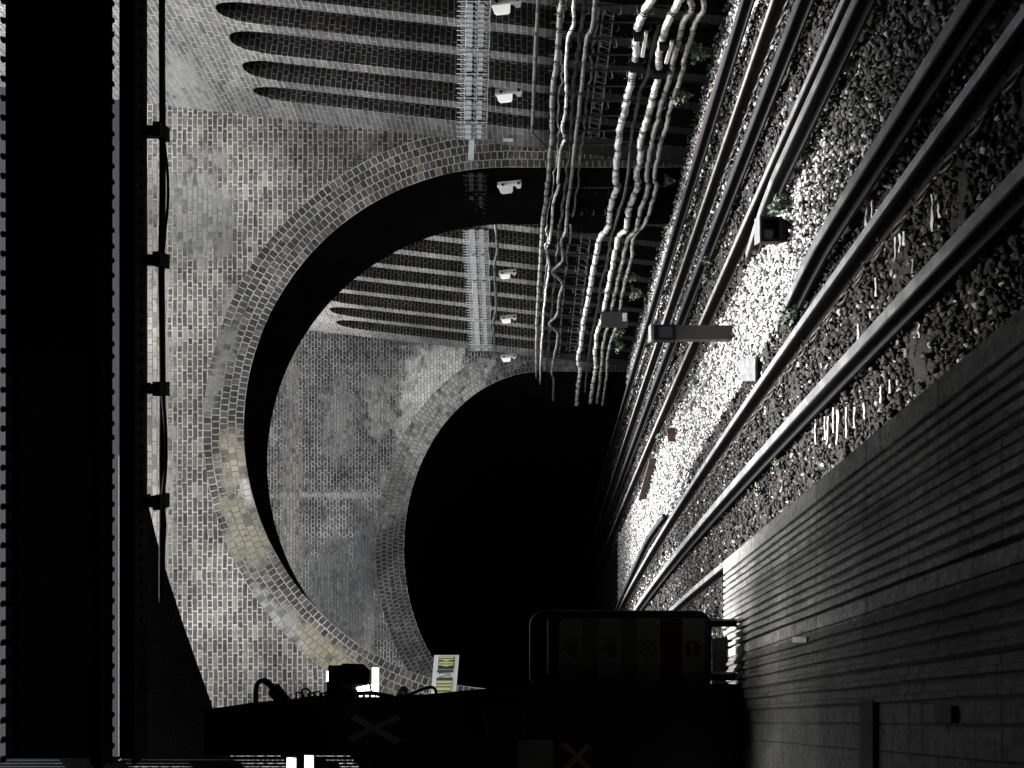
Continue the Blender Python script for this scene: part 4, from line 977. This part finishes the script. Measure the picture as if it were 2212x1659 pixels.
# black camera-like box with lit white panel behind it
root = empty('lightbox', P(795, 1475, 5.2), 'bright white lightbox half hidden behind the black case', 'lightbox')
flat('lit_face', LAMP, [(770, 1485), (770, 1505), (818, 1505), (818, 1443), (804, 1443), (804, 1478)], 5.2, root, .02)
flat('lit_face', LAMP, [(705, 1450), (709, 1450), (709, 1472), (705, 1472)], 5.2, root, .02)
flat('back_box', IRON, [(706, 1460), (706, 1508), (817, 1508), (817, 1446), (806, 1446)], 5.262, root, .058)
root = empty('equipment_case', P(760, 1470, 5.0), 'black equipment case jutting from the partition before the lightbox', 'case')
cs = [(709, 1437), (735, 1437), (741, 1433), (785, 1434), (798, 1446), (798, 1470), (792, 1479), (750, 1478), (741, 1480), (741, 1530), (709, 1530)]
m = MB(); m.hull([P(x, y, 4.95) for x, y in cs], [P(x, y, 5.1) for x, y in cs]); m.build('body', IRON, root)
m = MB(); m.tube([P(798, 1474, 5.0), P(800, 1482, 5.0), P(803, 1500, 5.0)], .007, 6); m.build('stay', IRON, root)
# curled cables and mesh silhouettes along the partition edge
m = MB(); m.tube(catmull([P(553, 1516, 4.95), P(553, 1490, 4.95), P(557, 1476, 4.95), P(566, 1470, 4.95), P(577, 1474, 4.95), P(590, 1487, 4.95), P(610, 1512, 4.95), P(640, 1545, 4.95)], 6), [.016]*20+[.02]*10+[.045]*13, 8)
tag(m.build('cable', IRON, smooth=True), 'thick black cable looping out of the partition top', 'cable')
m = MB(); 
for (x, y, r) in ((590, 1492, .022), (600, 1496, .03), (596, 1488, .02), (608, 1504, .03)):
    c = P(x, y, 4.95); m.tube([c+Vector((0, 0, -r)), c+Vector((0, 0, 0)), c+Vector((0, 0, r))], [r*.6, r, r*.6], 8)
tag(m.build('cable_joint', IRON), 'lumpy black joint on the looping cable', 'cable joint')
m = MB(); m.tube(catmull([P(880, 1502, 4.93), P(905, 1492, 4.93), P(925, 1485, 4.93), P(938, 1487, 4.93), P(943, 1500, 4.93)], 6), .010, 7)
tag(m.build('cable', IRON, smooth=True), 'short black cable arched beside the yellow sign', 'cable')
root = empty('wire_basket', P(680, 1505, 4.95), 'black wire basket of cables in silhouette left of the black case', 'basket')
for i in range(7):
    x = 640+i*13; y = 1499 - rnd.uniform(0, 14) + (5 if i > 4 else 0); mm = MB()
    mm.tube([P(x, 1522, 4.95), P(x, y, 4.95), P(x+10, y-1, 4.95), P(x+17, y+7, 4.95), P(x+17, 1522, 4.95)], .007, 5); mm.build('wire_loop', IRON, root)
mm = MB(); mm.tube(catmull([P(625, 1520, 4.95), P(660, 1509, 4.95), P(700, 1507, 4.95), P(760, 1500, 4.95), P(800, 1497, 4.95), P(830, 1502, 4.95), P(850, 1506, 4.95)], 5), .014, 6)
mm.tube(catmull([P(630, 1530, 4.95), P(680, 1517, 4.95), P(760, 1512, 4.95), P(840, 1512, 4.95)], 5), .012, 6); mm.build('cable_run', IRON, root)
for i in range(5):
    x = 748+i*13; mm = MB(); mm.tube([P(x, 1510, 4.95), P(x+1, 1488+3*i, 4.95), P(x+10, 1488+3*i, 4.95), P(x+11, 1508, 4.95)], .006, 5); mm.build('wire_loop', IRON, root)
root = empty('round_lamp', P(868, 1502, 4.95), 'small round pale lens in a black rim on the partition edge', 'lamp')
mm = MB(); c = P(868, 1500, 4.95); mm.tube([c+Vector((0, -.03, 0)), c+Vector((0, .05, 0))], .026, 14); mm.build('lens', PALEBOX, root)
mm = MB(); mm.tube([c+Vector((0, -.01, 0)), c+Vector((0, .06, 0))], .033, 14); mm.build('rim', IRON, root)

# stopping-mark sign reading S7 between yellow bars
SY = 10.4
root = empty('stop_sign', P(962, 1460, SY), 'white framed sign with yellow bars and S7 on an arm before the arch', 'sign')
def sgn(u, v):   # u down the picture 0..1, v across 0..1 (slightly leaning board)
    return (938+54*v-8*u, 1415+92*u)
def sflat(name, mat, u0, u1, v0, v1, d, parent=None, extra=None):
    pts = extra or [sgn(u0, v0), sgn(u0, v1), sgn(u1, v1), sgn(u1, v0)]
    return flat(name, mat, pts, SY-d, parent or root, .003)
flat('board', SIGNW, [sgn(0, 0), sgn(0, 1), sgn(1, 1), sgn(1, 0)], SY, root, .03)
pn = sflat('yellow_panel', OLIVE, .025, .33, .19, .83, .031); pn2 = sflat('yellow_panel', OLIVE, .57, .93, .19, .80, .031)
sflat('green_band', GREENS, .34, .41, .17, .82, .031); sflat('green_band', GREENS, .53, .59, .17, .82, .0345)
def notched(u0, u1, dip, d, par):
    pts = [sgn(u0, .21), sgn(u0, .80), sgn(u1, .80), sgn(u1, .68), sgn(u1+dip, .52), sgn(u1+dip, .48), sgn(u1, .32), sgn(u1, .21)]
    if abs(dip) < 1e-6: pts = [sgn(u0, .21), sgn(u0, .80), sgn(u1, .80), sgn(u1, .21)]
    return flat('yellow_bar', YELLOW, pts, SY-d, par, .003)
for (u0, u1, dp) in ((.03, .07, 0), (.09, .115, .03), (.155, .20, 0), (.215, .245, .025)): notched(u0, u1, dp, .035, pn)
for (u0, u1, dp) in ((.60, .665, 0), (.69, .735, 0), (.76, .83, 0), (.86, .90, 0)): notched(u0, u1, dp, .035, pn2)
# lettering S and 7 as strokes
def stroke(name, pts, r):
    mm = MB(); mm.tube(catmull([P(*sgn(u, v), SY-.036) for u, v in pts], 5), r, 6); return mm.build(name, SIGNK, root)
stroke('letter_s', [(.500, .27), (.515, .33), (.500, .42), (.480, .52), (.470, .62), (.485, .70), (.500, .73)], .0045)
stroke('letter_seven', [(.445, .27), (.418, .27), (.425, .45), (.432, .73)], .0045)
flat('base_strip', YELLOW, [(928, 1503), (950, 1503), (950, 1510), (928, 1510)], SY, root, .04)
m = MB(); m.tube([P(975, 1470, SY+.04), P(975, 1560, SY+.04)], .03, 8); m.build('arm', IRON2, root)
p = P(975, 1560, SY+.04); m = MB(); m.tube([(p.x, p.y, -.2), (p.x, p.y, p.z+.1)], .05, 10); m.build('mast', IRON2, root)

# tall warning sign
TY = 5.02
SIGNW = mat_plain('shaded_white_sign', (.13, .13, .125), .6, var=.2, scale=12, spec=.1); SIGNY = mat_plain('shaded_yellow_band', (.075, .07, .014), .6, var=.2, spec=.1); SIGNR = mat_plain('shaded_red_band', (.05, .008, .010), .6, var=.2, spec=.1)  # darker copies of the sign colours, with the shade put in
root = empty('warning_sign', (P(1340, 1402, TY).x, TY, PZ), 'tall black framed sign of stacked warning pictograms at the platform end', 'sign')
def rrect(x0, x1, y0, y1, r, n=7):
    pts = []
    for cx, cy, a0 in ((x1-r, y0+r, -90), (x1-r, y1-r, 0), (x0+r, y1-r, 90), (x0+r, y0+r, 180)):
        for k in range(n+1):
            a = math.radians(a0+90*k/n); pts.append((cx+r*math.cos(a), cy+r*math.sin(a)))
    return pts
m = MB(); fr = rrect(1145, 1536, 1320, 1492, 32); m.hull([P(x, y, TY) for x, y in fr], [P(x, y, TY+.09) for x, y in fr]); m.build('frame', BOXM, root)
m = MB(); rim = rrect(1145, 1536, 1320, 1492, 32); m.tube([P(x, y, TY-.002) for x, y in rim+rim[:1]], .005, 6); m.build('rim', IRON2, root, smooth=True)
m = MB(); m.tube([P(1183, 1338, TY-.006), P(1183, 1385, TY-.006), P(1183, 1455, TY-.006)], .006, 6); m.build('trim_bar', GALV, root)
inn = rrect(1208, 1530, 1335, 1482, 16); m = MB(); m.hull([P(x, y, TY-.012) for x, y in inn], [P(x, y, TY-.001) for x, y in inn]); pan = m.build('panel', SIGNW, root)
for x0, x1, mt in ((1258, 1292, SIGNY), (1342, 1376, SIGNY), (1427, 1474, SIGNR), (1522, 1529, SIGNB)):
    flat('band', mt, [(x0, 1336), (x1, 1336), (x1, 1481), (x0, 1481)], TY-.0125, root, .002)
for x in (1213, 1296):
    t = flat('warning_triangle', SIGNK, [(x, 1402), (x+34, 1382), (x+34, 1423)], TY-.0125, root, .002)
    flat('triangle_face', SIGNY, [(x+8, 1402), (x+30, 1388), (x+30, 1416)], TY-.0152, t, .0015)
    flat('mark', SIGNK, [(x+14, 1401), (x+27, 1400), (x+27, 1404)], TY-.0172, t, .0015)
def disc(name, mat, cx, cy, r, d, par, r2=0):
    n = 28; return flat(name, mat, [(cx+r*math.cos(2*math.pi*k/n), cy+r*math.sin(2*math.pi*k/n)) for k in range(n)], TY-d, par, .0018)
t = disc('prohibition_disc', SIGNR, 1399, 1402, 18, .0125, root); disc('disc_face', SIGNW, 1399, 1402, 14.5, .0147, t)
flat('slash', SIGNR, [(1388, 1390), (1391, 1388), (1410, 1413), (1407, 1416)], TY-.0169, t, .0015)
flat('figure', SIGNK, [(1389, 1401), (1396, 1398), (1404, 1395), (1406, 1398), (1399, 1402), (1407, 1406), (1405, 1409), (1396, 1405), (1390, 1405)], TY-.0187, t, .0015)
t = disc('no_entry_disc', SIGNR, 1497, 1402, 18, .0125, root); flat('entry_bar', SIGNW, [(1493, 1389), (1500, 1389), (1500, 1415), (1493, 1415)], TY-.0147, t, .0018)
for y in (1345, 1460):
    p = P(1530, y, TY+.045); m = MB(); m.box(p.x-.02, p.x+.02, TY+.02, TY+.06, PZ, p.z); m.build('leg', BOXM, root)

flat('dark_filler_block', BOXM, [(1538, 1380), (1570, 1376), (1608, 1376), (1608, 1482), (1538, 1482)], 5.33, None, .05, 'added black block that darkens the gap below the tall sign', 'block')  # added block, stands in for the darkness under the sign
# barred opening at the far side: dark ribs with light between
root = empty('barred_screen', P(400, 1650, 5.6), 'dark screen of bars with light between at the picture edge', 'screen')
for k, (ya, yb) in enumerate(((1634, 1641), (1643, 1648), (1650, 1655), (1657, 1660))):
    m = MB(); m.hull([P(x, y, 5.6) for x, y in ((-30, ya), (900, ya), (900, yb), (-30, yb))], [P(x, y, 5.63) for x, y in ((-30, ya), (900, ya), (900, yb), (-30, yb))]); m.build('bar', IRON, root)
for k, xa in enumerate((165, 440, 650, 800)):
    wd = (130, 105, 95, 130)[k]
    m = MB(); q = [(xa, 1720), (xa-25, 1655), (xa-45, 1632), (xa+wd-65, 1632), (xa+wd-20, 1650), (xa+wd, 1720)]
    m.hull([P(x, y, 5.52) for x, y in q], [P(x, y, 5.58) for x, y in q]); m.build('rib', IRON, root)
